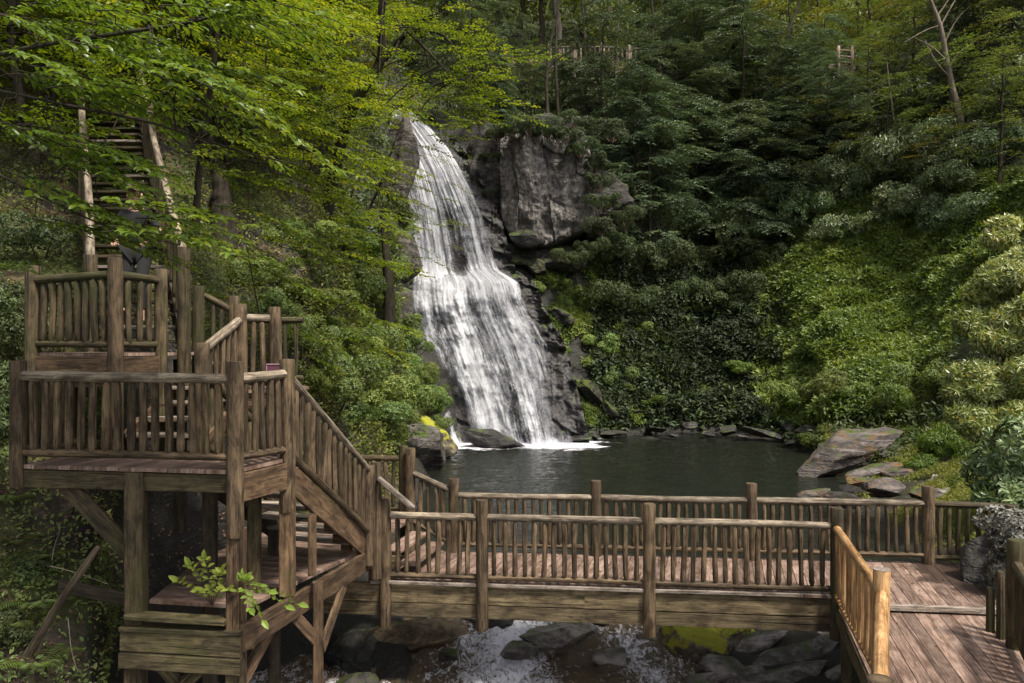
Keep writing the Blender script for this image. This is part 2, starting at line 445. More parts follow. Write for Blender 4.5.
# ================================================================ viewing platform (upper left) and its frame
FL = np.array([-5.38,8.17]); FR = np.array([-2.88,7.8]); BR = np.array([-2.60,8.66])
plat = empty('viewing_platform', (-4,8.2,-1), 'raised wooden viewing platform on square timber legs left of the bridge, with log railings', 'platform')
ZA = 2.07
mb = MB(); planks(mb, [FL+[.02,-.02], FR+[-.02,-.03], BR+[-.0,0], BR+[-.05,.12], (-3.7,9.05), (-4.7,9.3), (-5.15,9.25)], ZA, D2, .142); mb.build('deck', M_DECK, plat)
nn = (FR-FL)/np.linalg.norm(FR-FL)
mb = MB(); mb.board(V3(FL+[-.1,.03],ZA-.15), V3(FR+[.02,.03],ZA-.15), .05,.19); mb.build('front_beam', M_GREEN, plat)
mb = MB(); mb.board(V3(FR+[.03,.05],ZA-.20), V3(BR+[.03,0],ZA-.20), .05,.30); mb.build('side_beam', M_BROWN, plat)
mb = MB()
for k in range(5):
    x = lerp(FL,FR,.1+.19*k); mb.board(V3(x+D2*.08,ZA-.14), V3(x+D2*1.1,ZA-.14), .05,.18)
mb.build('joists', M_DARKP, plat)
post(plat, FL, ZA-.24, 3.20, M_OLD, .083)
post(plat, FR, 1.37, 3.20, M_OLD, .088); post(plat, BR, 1.45, 3.21, M_OLD, .088)
bay(plat, FL, FR, ZA+.13,ZA+.13, 3.035,3.02, M_OLD, sp=.148, r=.042, rt=.055, rb=.045)
bay(plat, FR, BR, ZA+.13,ZA+.10, 3.02,3.04, M_OLD, sp=.15, r=.04, ends=(.08,.05))
# left wing rail going back into the slope
bay(plat, FL, FL+D2*1.0+[-.15,0], ZA+.13,ZA+.13, 3.035,3.035, M_OLDG, sp=.16, r=.04)
# legs
LF = np.array([-4.0,7.98]); LC = FR+[.0,.04]; LB_ = BR+[.0,.02]
def leg(xy, z0, z1, w=.19, mat=M_BROWN, name='leg'):
    mb = MB(); mb.board((xy[0],xy[1],z0), (xy[0],xy[1],z1), w, w, up=(.10,-1,0), ch=.012); return mb.build(name, mat, plat)
leg(LF, -3.4, ZA-.05, .185, M_OLDG); leg(LC, -3.4, 1.45, .175, M_BROWN); leg(LB_, .49, 1.6, .165, M_BROWN)
leg(LF+D2*1.2, -2.6, ZA-.05, .15, M_DARKP); leg(LC+D2*2.6+[-1.1,0], -2.6, 1.9, .15, M_DARKP); leg(LF+[.95,.9], -.2, ZA-.1, .14, M_OLDG)
def brace(a, b, w=.045, h=.15, mat=M_BROWN, name='brace', parent=None):
    mb = MB(); a=np.array(a,float); b=np.array(b,float); d=b-a
    up = np.cross(np.cross(d,[0,0,1.]), d); mb.board(a, b, w, h, up=tuple(up/np.linalg.norm(up)), ch=.006); return mb.build(name, mat, parent or plat)
brace(P(66,484,8.15), P(129,552,8.02), .05,.20, M_OLDG)

# lower landing under and behind it
ZL = .49
land = empty('lower_landing', (-3,9.6,ZL), 'low timber landing under the stairs with cross braces, moss on its front beams', 'landing')
LE = np.array([-2.05,10.72]); LFar = np.array([-1.66,12.6])
mb = MB(); planks(mb, [LF+[-.1,.5], LC+[-.05,.45], LE, LFar, (-3.5,12.9), (-4.2,10.2)], ZL, nn, .142); mb.build('deck', M_DECK, land)
mb = MB(); mb.board(V3(LF+[-.1,-.07],ZL-.09), V3(LC+[.10,-.07],ZL-.09), .16,.05)
mb.board(V3(LF+[-.04,-.075],ZL+.035), V3(LC+[-.06,-.075],ZL+.02), .17,.05)
mb.board(V3(LF+[-.1,-.10],ZL-.21), V3(LC+[.09,-.10],ZL-.23), .07,.22); mb.board(V3(LF+[-.1,-.13],ZL-.41), V3(LC+[.1,-.13],ZL-.43), .07,.16)
mb.build('front_beams', M_GREEN, land)
mb = MB(); a = LC+[.10,-.1]; b = LE+[.05,.0]
mb.board(V3(a,ZL-.15), V3(b,ZL-.15), .06,.28); mb.build('side_beam', M_BROWN, land)
q = lerp(a,b,.68)
mb = MB(); mb.board(V3(LC+[0,-.02],-3.4), V3(LC+[0,-.02],ZL-.2), .17,.17, up=(.1,-1,0)); mb.build('leg', M_GREEN, land)
mb = MB(); mb.board(P(318,582,8.95)*[1,1,0]+[0,0,-2.6], P(318,582,8.95), .12,.12, up=(.3,-1,0)); mb.build('leg', M_BROWN, land)
mb = MB(); mb.board(P(312,514,9.0), P(312,575,9.0), .10,.09, up=(.3,-1,0)); mb.build('stair_prop', M_BROWN, land)
brace(P(284,604,8.62), P(238,690,7.95), .05,.15, parent=land); brace(P(285,605,8.7), P(321,645,8.95), .05,.13, parent=land)
brace(P(352,562,10.3), P(322,648,9.0), .05,.16, parent=land)
brace(P(134,632,8.03), P(190,700,8.0), .045,.14, M_GREEN, parent=land); brace(P(226,640,7.93), P(170,700,8.0), .045,.14, M_GREEN, parent=land)
brace(P(60,585,8.4), P(128,600,8.1), .05,.14, M_DARKP, parent=land)
# landing far railing and near posts
PA = np.array([-2.00,10.52]); PB = np.array([-1.94,10.72]); PC = np.array([-1.70,12.55]); PC2 = np.array([-1.84,12.7])
post(land, PA, .30, 1.69, M_OLD, .082); post(land, PB, .04, 1.70, M_OLD, .08)
post(land, PC, -.2, 1.66, M_OLD, .085); post(land, PC2, -.2, 1.68, M_OLDG, .08)
bay(land, PC2+[-1.7,.25], PC2, ZL+.12,ZL+.12, 1.46,1.46, M_OLDG)
bay(bridge, PC, FP[0], .45,.13, 1.24,1.0, M_OLD)
mb = MB(); mb.log(P(378,478,10.62), P(414,509,10.58), .045, .045, n=12, seg=8); mb.build('slanted_rail', M_GREY, bridge)
mb = MB()
for k in range(2):
    z = ZL-.165*(k+1); x = -1.80+.26*k
    mb.board((x,11.0,z), (x+.3,12.2,z), .28,.045)
mb.build('step_treads', M_DECK, bridge)

# ================================================================ stairs down to the landing
st = empty('staircase', (-2.9,9.4,ZL), 'wooden stairs with log railing running down from the viewing platform to the low landing', 'staircase')
TOP = BR+D2*.05; BOT = np.array([-2.10,10.50])
wv = np.array([-D2[1], D2[0]])*1.15
for k,s in enumerate((0,1)):
    mb = MB(); o = wv*s+np.array([.035,0])*(1-s)
    a = V3(TOP+o, ZA-.26); b = V3(BOT+o, ZL+.10)
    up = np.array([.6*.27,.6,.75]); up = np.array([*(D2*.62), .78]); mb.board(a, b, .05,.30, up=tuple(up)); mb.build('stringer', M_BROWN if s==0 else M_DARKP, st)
N = 8
for k in range(1, N):
    t = k/N; c = lerp(TOP, BOT, t); z = ZA-(ZA-ZL)*t
    mb = MB(); mb.board(V3(c+[.0,0],z), V3(c+wv,z), .27,.045, up=(0,0,1)); mb.build('tread', M_GREY, st)
    mb = MB(); mb.board(V3(c+wv*.04-D2*.02,z-.10), V3(c+wv*.14-D2*.02,z-.10), .12,.12); mb.build('tread_block', M_BROWN, st)
bay(st, BR, PA, ZA+.05,ZL+.27, 3.02,1.60, M_OLD, sp=.125, r=.036, rt=.052, rb=.045, ends=(.03,.0))
bay(st, BR+wv, PA+wv+D2*.1, ZA+.12,ZL+.27, 3.02,1.62, M_OLDG, sp=.14, r=.034)

# ================================================================ upper landing B, middle landing C, steps
ZB = 3.28; ZC = 2.78
upl = empty('upper_landing', (-5.2,9.8,ZB), 'small upper log railed landing at the foot of the steep hillside staircase', 'landing')
B0 = np.array([-6.02,9.43]); B1 = np.array([-4.76,9.0]); B2 = np.array([-4.50,9.62])
mb = MB(); planks(mb, [B0,B1,B2,(-4.35,10.7),(-5.9,11.0)], ZB, D2); mb.build('deck', M_DECK, upl)
mb = MB(); mb.board(V3(B0+[0,-.02],ZB-.15), V3(B1+[0,-.03],ZB-.15), .05,.2); mb.board(V3(B1+[.03,0],ZB-.15), V3(B2+[.03,0],ZB-.15), .05,.2)
mb.board(V3(B0+[0,.02],ZB-.34), V3(B1+[0,.02],ZB-.34), .05,.17); mb.build('rim_beams', M_BROWN, upl)
post(upl, B0, 2.9, 4.37, M_OLDG, .09); post(upl, B1, 1.9, 4.42, M_OLD, .088); post(upl, B2, 2.0, 4.35, M_OLDG, .082)
bay(upl, B0, B1, ZB+.11,ZB+.10, 4.19,4.22, M_OLDG, sp=.14, r=.042); bay(upl, B1, B2, ZB+.10,ZB+.10, 4.22,4.20, M_OLDG, sp=.135, r=.036)
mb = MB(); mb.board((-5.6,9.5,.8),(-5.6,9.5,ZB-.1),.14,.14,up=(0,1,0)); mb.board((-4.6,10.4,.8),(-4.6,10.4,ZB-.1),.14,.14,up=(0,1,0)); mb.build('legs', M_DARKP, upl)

mid = empty('middle_steps', (-3.9,9.8,ZA), 'short flight of steps with log rails climbing from the viewing platform to the upper landing', 'staircase')
for k in range(4):
    z = ZA+.18*(k+1)+.02; y = 9.15+.25*k
    mb = MB(); mb.board((-4.75+.27*.25*k,y+.1,z), (-3.75+.27*.25*k,y,z), .27,.04); mb.build('tread', M_GREY, mid)
mb = MB(); planks(mb, [(-4.55,10.0),(-3.45,9.9),(-3.05,10.1),(-2.95,10.9),(-4.3,11.2)], ZC, nn); mb.build('mid_landing', M_DECK, mid)
mb = MB(); mb.board((-3.66,9.05,ZA+.12),(-3.50,10.0,ZC-.05),.05,.26,up=(0,-.6,.8)); mb.board((-3.5,9.95,ZC-.14),(-3.05,10.12,ZC-.14),.05,.2)
mb.build('stringer', M_BROWN, mid)
mb = MB(); mb.board((-4.72,9.15,ZA+.12),(-4.5,10.1,ZC-.05),.05,.26,up=(0,-.6,.8)); mb.build('stringer', M_BROWN, mid)
m202 = P(202,343,9.0); m245 = P(241,304,9.95); m275 = P(275,307,10.12)
post(mid, m202[:2], ZA-.1, m202[2]-.0, M_OLD, .09); post(mid, m245[:2], 2.0, m245[2], M_OLD, .085); post(mid, m275[:2], 2.0, m275[2], M_OLD, .085)
bay(mid, m202[:2], m245[:2], ZA+.25,2.95, 3.33,3.70, M_OLD, sp=.16, rt=.06); bay(mid, m245[:2], m275[:2], 2.9,2.9,3.74,3.74, M_OLD, sp=.1, r=.034)
for z in (ZC+.17,ZC+.34):
    mb = MB(); mb.board((-4.5,10.55,z),(-4.2,11.1,z),.3,.04); mb.build('tread', M_GREY, mid)
m199 = P(199,286,10.8); m233 = P(234,296,11.0)
post(mid, m199[:2], 2.4, m199[2], M_OLDG, .085); post(mid, m233[:2], 2.2, m233[2], M_OLDG, .085)
bay(mid, m199[:2], m233[:2], 3.25,2.95, 4.10,3.90, M_OLDG, sp=.11, r=.034)
bay(mid, m233[:2], m275[:2]+D2*.8, 2.9,2.9, 3.75,3.74, M_OLDG, sp=.12, r=.034)
# rungs under landing C seen through the railing
mb = MB()
for y in (405,421,439,452): mb.board(P(150,y,9.35), P(200,y,9.3), .05,.03)
mb.board(P(105,379,9.2), P(205,379,9.15), .04,.10)
mb.build('risers', M_BROWN, mid)

# maroon sign on the far side of the mid-landing rail
sg = empty('sign', P(274,369,9.7), 'small maroon sign with pale border behind the platform corner post', 'sign')
mb = MB(); c = P(276,371,9.7); mb.board(c+[-.13,0,-.0], c+[.13,0,-.0], .015,.19, up=(0,0,1)); 
def flat_mat(name, c, r=.6):
    m, nt, out = new_mat(name); g = G(nt); tcn = g.n('ShaderNodeTexCoord').outputs['Object']
    n = g.noise(tcn, 14, 4); g.l(g.bsdf(g.mix(n, tuple(x*.8 for x in c), tuple(min(1,x*1.15) for x in c)), r), out.inputs[0]); return m
M_MAR = flat_mat('maroon_paint', (.10,.03,.05)); M_PALE = flat_mat('pale_paint', (.28,.18,.22))
mb.build('panel', M_MAR, sg)
mb = MB()
for a,b in (((-.12,.085),(.12,.085)),((-.12,-.085),(.12,-.085)),((-.12,-.085),(-.12,.085)),((.12,-.085),(.12,.085))):
    mb.board(c+[a[0],-.010,a[1]], c+[b[0],-.010,b[1]], .006,.012, up=(0,0,1) if a[1]==b[1] else (1,0,0))
mb.build('border', M_PALE, sg)
mb = MB(); mb.board(c+[0,.03,-.55], c+[0,.03,-.02], .05,.03, up=(0,1,0)); mb.build('stake', M_OLD, sg)

# ================================================================ long staircase up the slope
up_ = empty('hillside_staircase', (-5.5,11,ZB), 'long steep dark staircase with bare log handrails climbing the hillside behind leaves', 'staircase')
dS = np.array([-.6,1.]); SL = .84
def sp_(s, t): # t metres in Y from Y=10; s 0 left,1 right
    return np.array([-5.62+1.25*s-.6*t, 10+t, ZB+SL*t])
NS = 26
for k in range(NS):
    t = .12+.225*k
    mb = MB(); a = sp_(0.02,t); b = sp_(.98,t); z = ZB+SL*.225*(k+.8)
    mb.board((a[0],a[1],z),(b[0],b[1],z), .25,.045); mb.build('tread', M_GREY if k%5==1 else M_OLDG, up_)
for s in (0,1):
    mb = MB(); up = np.array([*(dS/1.17*-.58), .81]); mb.board(sp_(s,0)+[0,0,-.12], sp_(s,5.9)+[0,0,-.12], .06,.30, up=tuple(up)); mb.build('stringer', M_DARKP, up_)
def hrail(s, t0, t1, h0, h1, m=M_TOPR, r=.06):
    mb = MB(); mb.log(sp_(s,t0)+[0,0,h0], sp_(s,t1)+[0,0,h1], r, r*.85, n=12, seg=12, jit=.07, bend=.01); mb.build('handrail', m, up_)
hrail(0,.05,3.0,1.22,1.10); hrail(0,3.0,5.6,1.1,1.1)
hrail(1,.0,2.0,1.30,1.08, r=.055); hrail(1,2.0,4.1,1.12,1.05, r=.055); hrail(1,4.1,5.8,1.1,1.1)
for s,t,h in ((0,.0,1.30),(0,3.0,1.2),(0,5.5,1.2),(1,.0,1.40),(1,2.0,1.22),(1,4.1,1.22),(1,5.7,1.2)):
    p = sp_(s,t); post(up_, p[:2], p[2]-.6, p[2]+h, M_OLDG if t<1 else M_OLD, .085)
for s in (0,1):
    for t in np.arange(.3,5.6,.28):
        p = sp_(s,t); mb = MB(); mb.log(p+[0,0,.1], p+[0,0,1.03], .034,.03,n=7,seg=3,jit=.08); mb.build('baluster', M_OLDG, up_)
# ================================================================ terrain
CRY=[3.5,7,9,10.6,11.6,12.8,13.7,14.3,14.6]; CRZ=[-2.35,-2.15,-1.97,-1.80,-1.68,-1.46,-1.16,-.95,-.93]
def CR(px,py,up=0.):
    best=min(np.linspace(7,14.5,300),key=lambda Y:abs(P(px,py,Y)[2]-np.interp(Y,CRY,CRZ)-up)); return P(px,py,best)
T = {
-900:[(3,-1),(4.5,1),(6,3),(7.5,5),(9,7),(11,9),(14,12),(18,16),(23,20),(30,25),(44,33),(90,47)],
-450:[(3,-1.5),(5,0),(6.2,1.8),(7.6,3.6),(9,5),(11,7),(14,10),(17,13),(21,17),(28,22),(42,31),(90,46)],
-200:[(3,-2),(6,-1),(7.5,.5),(9,2),(10.3,3.6),(12,5.6),(14.5,8),(18,11.5),(22,15.6),(28,21),(42,30),(90,45)],
0:[(3,-3),(6,-2.2),(7.3,-.7),(8.4,.6),(9.4,1.85),(11.2,3.6),(13.5,5.8),(16,8.7),(20,12.6),(26,18),(40,28),(90,45)],
85:[(3,-3),(6.3,-2.6),(7.6,-1.0),(8.8,.3),(9.7,1.7),(11.1,3.2),(14,5.7),(16.6,8.8),(20.6,12.6),(26.6,18),(40.6,28),(90,45)],
112:[(3,-3),(7,-3),(9.4,-2.2),(10.3,-.4),(10.7,1.6),(11.3,3.0),(14.3,5.7),(17,9),(21,12.6),(27,18),(41,28),(90,45)],
180:[(3,-3),(8,-3),(10.3,-2.4),(11.4,-.8),(12,1.2),(13,3),(15.5,5.8),(18,9),(22,12.6),(28,18),(42,28),(90,45)],
300:[(3,-3),(8.5,-2.9),(11.3,-2.2),(13,-.9),(14.5,1.0),(16.2,3),(19,5.8),(23,9.8),(28,14.5),(35,20),(48,28),(90,45)],
360:[(3,-3),(8.5,-2.7),(11.0,-1.9),(13.4,-1.0),(16,-.5),(19,.9),(23.5,3.2),(29,7),(34,12),(38,17),(50,26),(90,45)],
385:[(3,-3),(8.5,-2.5),(11.2,-1.75),(13.7,-.95),(17.5,-.7),(22,.2),(26.5,2.6),(30.5,6),(34.5,10.5),(38.6,16),(50,24.5),(90,45)],
402:[(3,-3),(8.5,-2.5),(11.2,-1.7),(13.8,-.95),(18,-.75),(24,-.2),(31.8,1.4),(36.6,6),(38.8,11.5),(41.6,15.8),(51,23.5),(90,45)],
432:[(3,-3),(8.5,-2.5),(12,-1.95),(14.5,-1.5),(20,-1.6),(31.5,-1.15),(33.2,2.4),(36.4,6.3),(38.0,11.8),(41.5,15.7),(52,23),(90,45)],
460:[(3,-3),(8.5,-2.5),(12,-1.95),(14.5,-1.5),(20,-2),(33.3,-1.25),(34.9,2.8),(36.6,6.1),(38.2,11.6),(41,15.2),(52,22.5),(90,45)],
500:[(3,-3),(8.5,-2.5),(12,-1.95),(14.5,-1.6),(20,-2),(33.7,-1.25),(35.2,2.8),(36.9,6.0),(39.2,9.2),(40.5,14.4),(51,21.5),(90,45)],
560:[(3,-3),(8.5,-2.5),(12,-1.95),(14.5,-1.6),(20,-2),(33.9,-1.2),(35.8,2.2),(37.6,5.2),(40,8.6),(41.5,14.6),(51,21.5),(90,45)],
620:[(3,-3),(8.5,-2.5),(12,-1.9),(14.5,-1.6),(22,-2),(36,-1.2),(37.5,1.5),(39.5,5),(42,9),(45,15),(54,22),(90,45)],
700:[(3,-3),(8.5,-2.4),(12,-1.75),(14.5,-1.4),(22,-2),(37.5,-1.2),(39.5,1),(43,4.5),(46,9.3),(50,15.5),(58,24),(90,45)],
780:[(3,-2.8),(8.5,-2.2),(12,-1.5),(14.5,-1.2),(20,-1.8),(34.5,-1.15),(37.5,.3),(41,4),(45,9),(49.5,16),(58,25),(90,45)],
830:[(3,-2.5),(8,-2),(11,-1.6),(13.5,-1.2),(17,-1.3),(27,-1.1),(31,.1),(36,3.5),(41.5,8.8),(47,15.7),(57,25),(90,45)],
920:[(3,-2.5),(8,-1.8),(11,-1.2),(13,-.95),(16,-.8),(22,-.5),(29,.2),(33,4),(38,8.5),(44,15),(54,25),(90,46)],
1000:[(3,-2.5),(8,-1.5),(11,-.7),(13,-.4),(15,-.25),(18,.3),(23,1.6),(28,5),(33,9),(39,14.5),(50,25),(90,46)],
1100:[(3,-2),(8,-.9),(10,-.4),(12,.3),(14,1.5),(17,3.5),(21,6),(26,9.3),(32,13),(39,18),(50,27),(90,46)],
1500:[(3,-1.5),(6,-.5),(8,.8),(10,2.8),(12,5),(15,7.5),(19,10.5),(24,14),(31,18),(39,22),(50,28),(90,46)],
2000:[(3,0),(5,1),(7,3),(9,5),(11,7),(14,9.5),(18,12.5),(23,16),(30,20),(38,24),(50,30),(90,47)],
}
KX = np.array(sorted(T)); TT = np.array([T[k] for k in KX], float)   # (c,12,2)
pxs = np.concatenate([np.linspace(-900,-60,60,endpoint=False), np.linspace(-60,1090,400,endpoint=False), np.linspace(1090,2000,60)])
NR = 420
def smoothrows(A):
    # rows: piecewise linear resample with more rows where visible
    w = np.array([.5,1,1,1,1.1,1.6,1.3,1.3,1.4,1.4,1.2]); cs = np.concatenate([[0],np.cumsum(w)]); cs /= cs[-1]
    return cs
cs = smoothrows(None)
vv = np.linspace(0,1,NR)
colsY = np.zeros((len(KX),NR)); colsZ = np.zeros((len(KX),NR))
for i in range(len(KX)):
    y = np.interp(vv, cs, TT[i,:,0]); z = np.interp(vv, cs, TT[i,:,1])
    k = np.ones(9)/9
    yp = np.convolve(np.pad(y,4,'edge'),k,'valid'); zp = np.convolve(np.pad(z,4,'edge'),k,'valid')
    colsY[i]=yp; colsZ[i]=zp
gy = np.array([np.interp(pxs, KX, colsY[:,j]) for j in range(NR)]).T   # (np, NR)
gz = np.array([np.interp(pxs, KX, colsZ[:,j]) for j in range(NR)]).T
gx = (pxs[:,None]-CX)*gy/F
V = np.stack([gx,gy,gz],-1)
# normals by differences
du = np.gradient(V, axis=0); dv = np.gradient(V, axis=1)
Nn = np.cross(du, dv); Nn /= np.linalg.norm(Nn,axis=2,keepdims=True)+1e-9
flat = V.reshape(-1,3)
amp = np.clip(.05+.016*flat[:,1], .08, .75)
big = ridged(flat*[.16,.16,.22], 5, 3); med = fbm(flat*[.75,.75,1.1], 5, 9)
blk = np.floor((flat[:,2]+.35*flat[:,0]+1.2*fbm(flat*.3,3,5))*.55*1.0)  # ledges
stepn = (_hash(blk.astype(np.int64), (flat[:,0]*.25).astype(np.int64), (flat[:,1]*0).astype(np.int64), 4)-.5)
disp = amp*(.8*big+.55*med)+amp*.35*stepn*(np.abs(Nn.reshape(-1,3)[:,2])<.75)
# keep the channel, the falls and the area under the structures calm
px_f = np.repeat(pxs, NR); Yf = flat[:,1]
pyf0 = HY-F*(flat[:,2]-CZ)/flat[:,1]
_r = np.array([(110,391,409),(171,404,461),(220,412,485),(270,415,499),(283,413,519),(300,412,524),(345,420,549),(400,440,564),(446,454,574)],float)
infall = ((px_f>np.interp(pyf0,_r[:,0],_r[:,1])-6)&(px_f<np.interp(pyf0,_r[:,0],_r[:,2])+6)&(Yf>31)&(Yf<43))
disp = np.where(infall, disp*.5-.35, disp)
calm = ((px_f>-60)&(px_f<420)&(Yf<14)); disp = np.where(calm, disp*.6, disp)
flat = flat+Nn.reshape(-1,3)*disp[:,None]*np.sign(Nn.reshape(-1,3)[:,2:3]+1e-6)
nu = len(pxs)
idx = np.arange(nu*NR).reshape(nu,NR)
Fq = np.stack([idx[:-1,:-1],idx[1:,:-1],idx[1:,1:],idx[:-1,1:]],-1).reshape(-1,4)
TV = flat.copy()
TP = np.stack([CX+F*TV[:,0]/TV[:,1], HY-F*(TV[:,2]-CZ)/TV[:,1]],-1)
TN = Nn.reshape(-1,3)*np.sign(Nn.reshape(-1,3)[:,2:3]+1e-6)

def terrain_mat():
    m, nt, out = new_mat('hillside_ground'); g = G(nt)
    geo = g.n('ShaderNodeNewGeometry'); pos = geo.outputs['Position']
    n1 = g.noise(g.mapping(pos,(1,1,2.4),(.1,.3,0)), .8, 9, .66, .5); n2 = g.noise(pos, 5, 8, .7); n3 = g.noise(pos, .45, 5, .6)
    rock = g.ramp(g.math('ADD',g.math('MULTIPLY',n1,.6),g.math('MULTIPLY',n2,.4)), [(.36,(.008,.007,.006)),(.48,(.028,.024,.02)),(.6,(.075,.066,.056)),(.72,(.15,.135,.12))])
    lit = g.ramp(n2, [(.3,(.020,.013,.007)),(.5,(.06,.04,.022)),(.68,(.15,.105,.06))])
    moss = g.ramp(n2, [(.3,(.02,.03,.006)),(.7,(.09,.12,.02))])
    sep = g.n('ShaderNodeSeparateXYZ'); g.l(geo.outputs['Normal'], sep.inputs[0]); nz = g.math('ABSOLUTE', sep.outputs[2])
    lit = g.mix(g.math('MULTIPLY', g.attr('lush'), .8), lit, (.022,.024,.010))
    rock = g.mix(g.math('MULTIPLY', g.attr('lush'), .7), rock, (.012,.011,.008))
    col = g.mix(g.ramp(g.math('ADD',nz,g.math('MULTIPLY',n3,.4)), [(.72,0.),(.95,1.)]), rock, lit)
    col = g.mix(g.ramp(g.math('ADD',n3,g.math('MULTIPLY',n1,.3)), [(.60,0.),(.74,.85)]), col, moss)
    at = g.attr('wet')  # wet rock by the water, plus the painted shade under the platform
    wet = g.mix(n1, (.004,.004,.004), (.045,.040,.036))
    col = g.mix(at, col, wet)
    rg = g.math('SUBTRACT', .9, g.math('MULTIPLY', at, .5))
    g.l(g.bsdf(col, rg, g.bump(g.math('ADD',n1,g.math('MULTIPLY',n2,.5)), 1., .25), .4), out.inputs[0]); return m
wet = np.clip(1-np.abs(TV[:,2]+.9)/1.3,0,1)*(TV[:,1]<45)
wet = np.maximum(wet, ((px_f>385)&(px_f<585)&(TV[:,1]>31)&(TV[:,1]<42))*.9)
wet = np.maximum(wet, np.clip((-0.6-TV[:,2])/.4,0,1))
wet = np.maximum(wet, ((px_f>98)&(px_f<345)&(TV[:,1]<13.5)&(TV[:,2]<2.2))*.97)  # shade below platform and stairs, painted into the ground as dark rock
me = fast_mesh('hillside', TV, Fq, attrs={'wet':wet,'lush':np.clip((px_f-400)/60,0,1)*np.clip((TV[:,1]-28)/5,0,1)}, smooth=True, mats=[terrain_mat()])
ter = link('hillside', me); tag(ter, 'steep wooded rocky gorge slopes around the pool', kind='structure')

gm = flat_mat('far_ground', (.05,.055,.03), .95)
me = fast_mesh('ground', [(-900,-700,-6),(900,-700,-6),(900,1200,-6),(-900,1200,-6)], np.array([[0,1,2,3]]), mats=[gm])
tag(link('ground', me), 'ground below and beyond the gorge', kind='structure')

def near_vert(px, py, Ymin=0, Ymax=1e9):
    d = (TP[:,0]-px)**2+(TP[:,1]-py)**2+1e9*((TV[:,1]<Ymin)|(TV[:,1]>Ymax))
    i = int(np.argmin(d)); return TV[i].copy(), TN[i].copy()

# ================================================================ water
def water_mat(name, base, foamsc, kind):
    m, nt, out = new_mat(name); g = G(nt)
    geo = g.n('ShaderNodeNewGeometry'); pos = geo.outputs['Position']
    foam = g.attr('foam')
    if kind == 'pool':
        n1 = g.noise(g.mapping(pos,(1.1,2.6,1)), 2.2, 6, .6, .3); n2 = g.noise(g.mapping(pos,(1,1.8,1)), 6, 5, .65)
        fn = g.noise(g.mapping(pos,(1.2,3.5,1)), 2.6, 8, .72)
        h = g.math('ADD', n1, g.math('MULTIPLY', n2, .45)); bstr, bd = 1., .07
    else:
        n1 = g.noise(g.mapping(pos,(5.5,2.2,1)), 1.8, 10, .75, 1.3); n2 = g.noise(pos, 19, 6, .75)
        fn = g.noise(g.mapping(pos,(3.2,2.2,1)), 2.3, 10, .76, 1.6)
        h = g.math('ADD', n1, g.math('MULTIPLY', n2, .3)); bstr, bd = .8, .07
    nrm = g.bump(h, bstr, bd)
    fn = g.math('ADD', g.math('MULTIPLY', g.math('SUBTRACT', fn, .5), 1. if kind=='pool' else 2.0), .5)
    fa = g.ramp(g.math('ADD', fn, g.math('MULTIPLY', g.math('SUBTRACT', foam, .5), .8 if kind=='pool' else .62)), [(.50,0.),(.80,1.)] if kind!='pool' else [(.54,0.),(.66,1.)])
    bed = g.mix(g.noise(pos, 1.3, 5, .6), base, tuple(c*2.4 for c in base))
    w = g.bsdf(bed, .05, nrm, .2 if kind=='pool' else .45)
    f = g.bsdf((.74,.73,.80), .6, nrm, .3)
    mx = g.n('ShaderNodeMixShader'); g.l(fa, mx.inputs[0]); g.l(w, mx.inputs[1]); g.l(f, mx.inputs[2]); g.l(mx.outputs[0], out.inputs[0]); return m
# pool
ny, nx = 260, 300
yy = np.linspace(14.2, 42, ny); xx = np.linspace(-9, 17, nx)
X, Y = np.meshgrid(xx, yy, indexing='ij')
pp = np.stack([X.ravel(), Y.ravel(), np.zeros(X.size)],-1)
Z = -.9+.02*fbm(pp*[1.3,2.6,1],4,31)+.012*fbm(pp*[4,7,1],3,37)
dist = np.hypot(np.clip(np.abs(pp[:,0]-0.1)-2.5,0,None), np.clip(33.0-pp[:,1],0,None)*.8)
n_ = fbm(pp*[.8,2.,1],5,41)
foam = np.clip(1.02-dist/2.4+.6*n_,0,1)+np.clip(.30-dist/24,0,.3)
idx2 = np.arange(nx*ny).reshape(nx,ny); Fw = np.stack([idx2[:-1,:-1],idx2[1:,:-1],idx2[1:,1:],idx2[:-1,1:]],-1).reshape(-1,4)
me = fast_mesh('pool_water', np.stack([pp[:,0],pp[:,1],Z],-1), Fw, attrs={'foam':foam*.75}, smooth=True, mats=[water_mat('pool_water',(.006,.007,.005),1,'pool')])
tag(link('pool_water', me), 'dark rippled plunge pool below the waterfall', kind='structure')
# creek
ny, nx = 330, 300
yy = np.linspace(3.5, 14.6, ny); xx = np.linspace(-5, 7, nx)
X, Y = np.meshgrid(xx, yy, indexing='ij'); pp = np.stack([X.ravel(), Y.ravel(), np.zeros(X.size)],-1)
Zb = np.interp(pp[:,1], CRY, CRZ)
rough = np.interp(pp[:,1], [3,10,13.2,14.4], [1,1,.9,.1])
Z = Zb+rough*(.12*ridged(pp*[1.7,1.0,1],5,51)+.06*fbm(pp*[7,4.,1],4,53))
cx = np.interp(pp[:,1],[6,10,11.5,13.5],[.6,-.9,-1.0,-.6])
foam = .56+.75*fbm(pp*[.9,.5,1],3,55)+.22*np.exp(-((pp[:,0]-cx)/.55)**2)-.25*np.clip((pp[:,0]-2.2)/2,0,1)
foam *= np.interp(pp[:,1],[13.2,14.3],[1,.25])
idx2 = np.arange(nx*ny).reshape(nx,ny); Fw = np.stack([idx2[:-1,:-1],idx2[1:,:-1],idx2[1:,1:],idx2[:-1,1:]],-1).reshape(-1,4)
me = fast_mesh('creek_water', np.stack([pp[:,0],pp[:,1],Z],-1), Fw, attrs={'foam':foam}, smooth=True, mats=[water_mat('creek_water',(.045,.03,.016),1,'creek')])
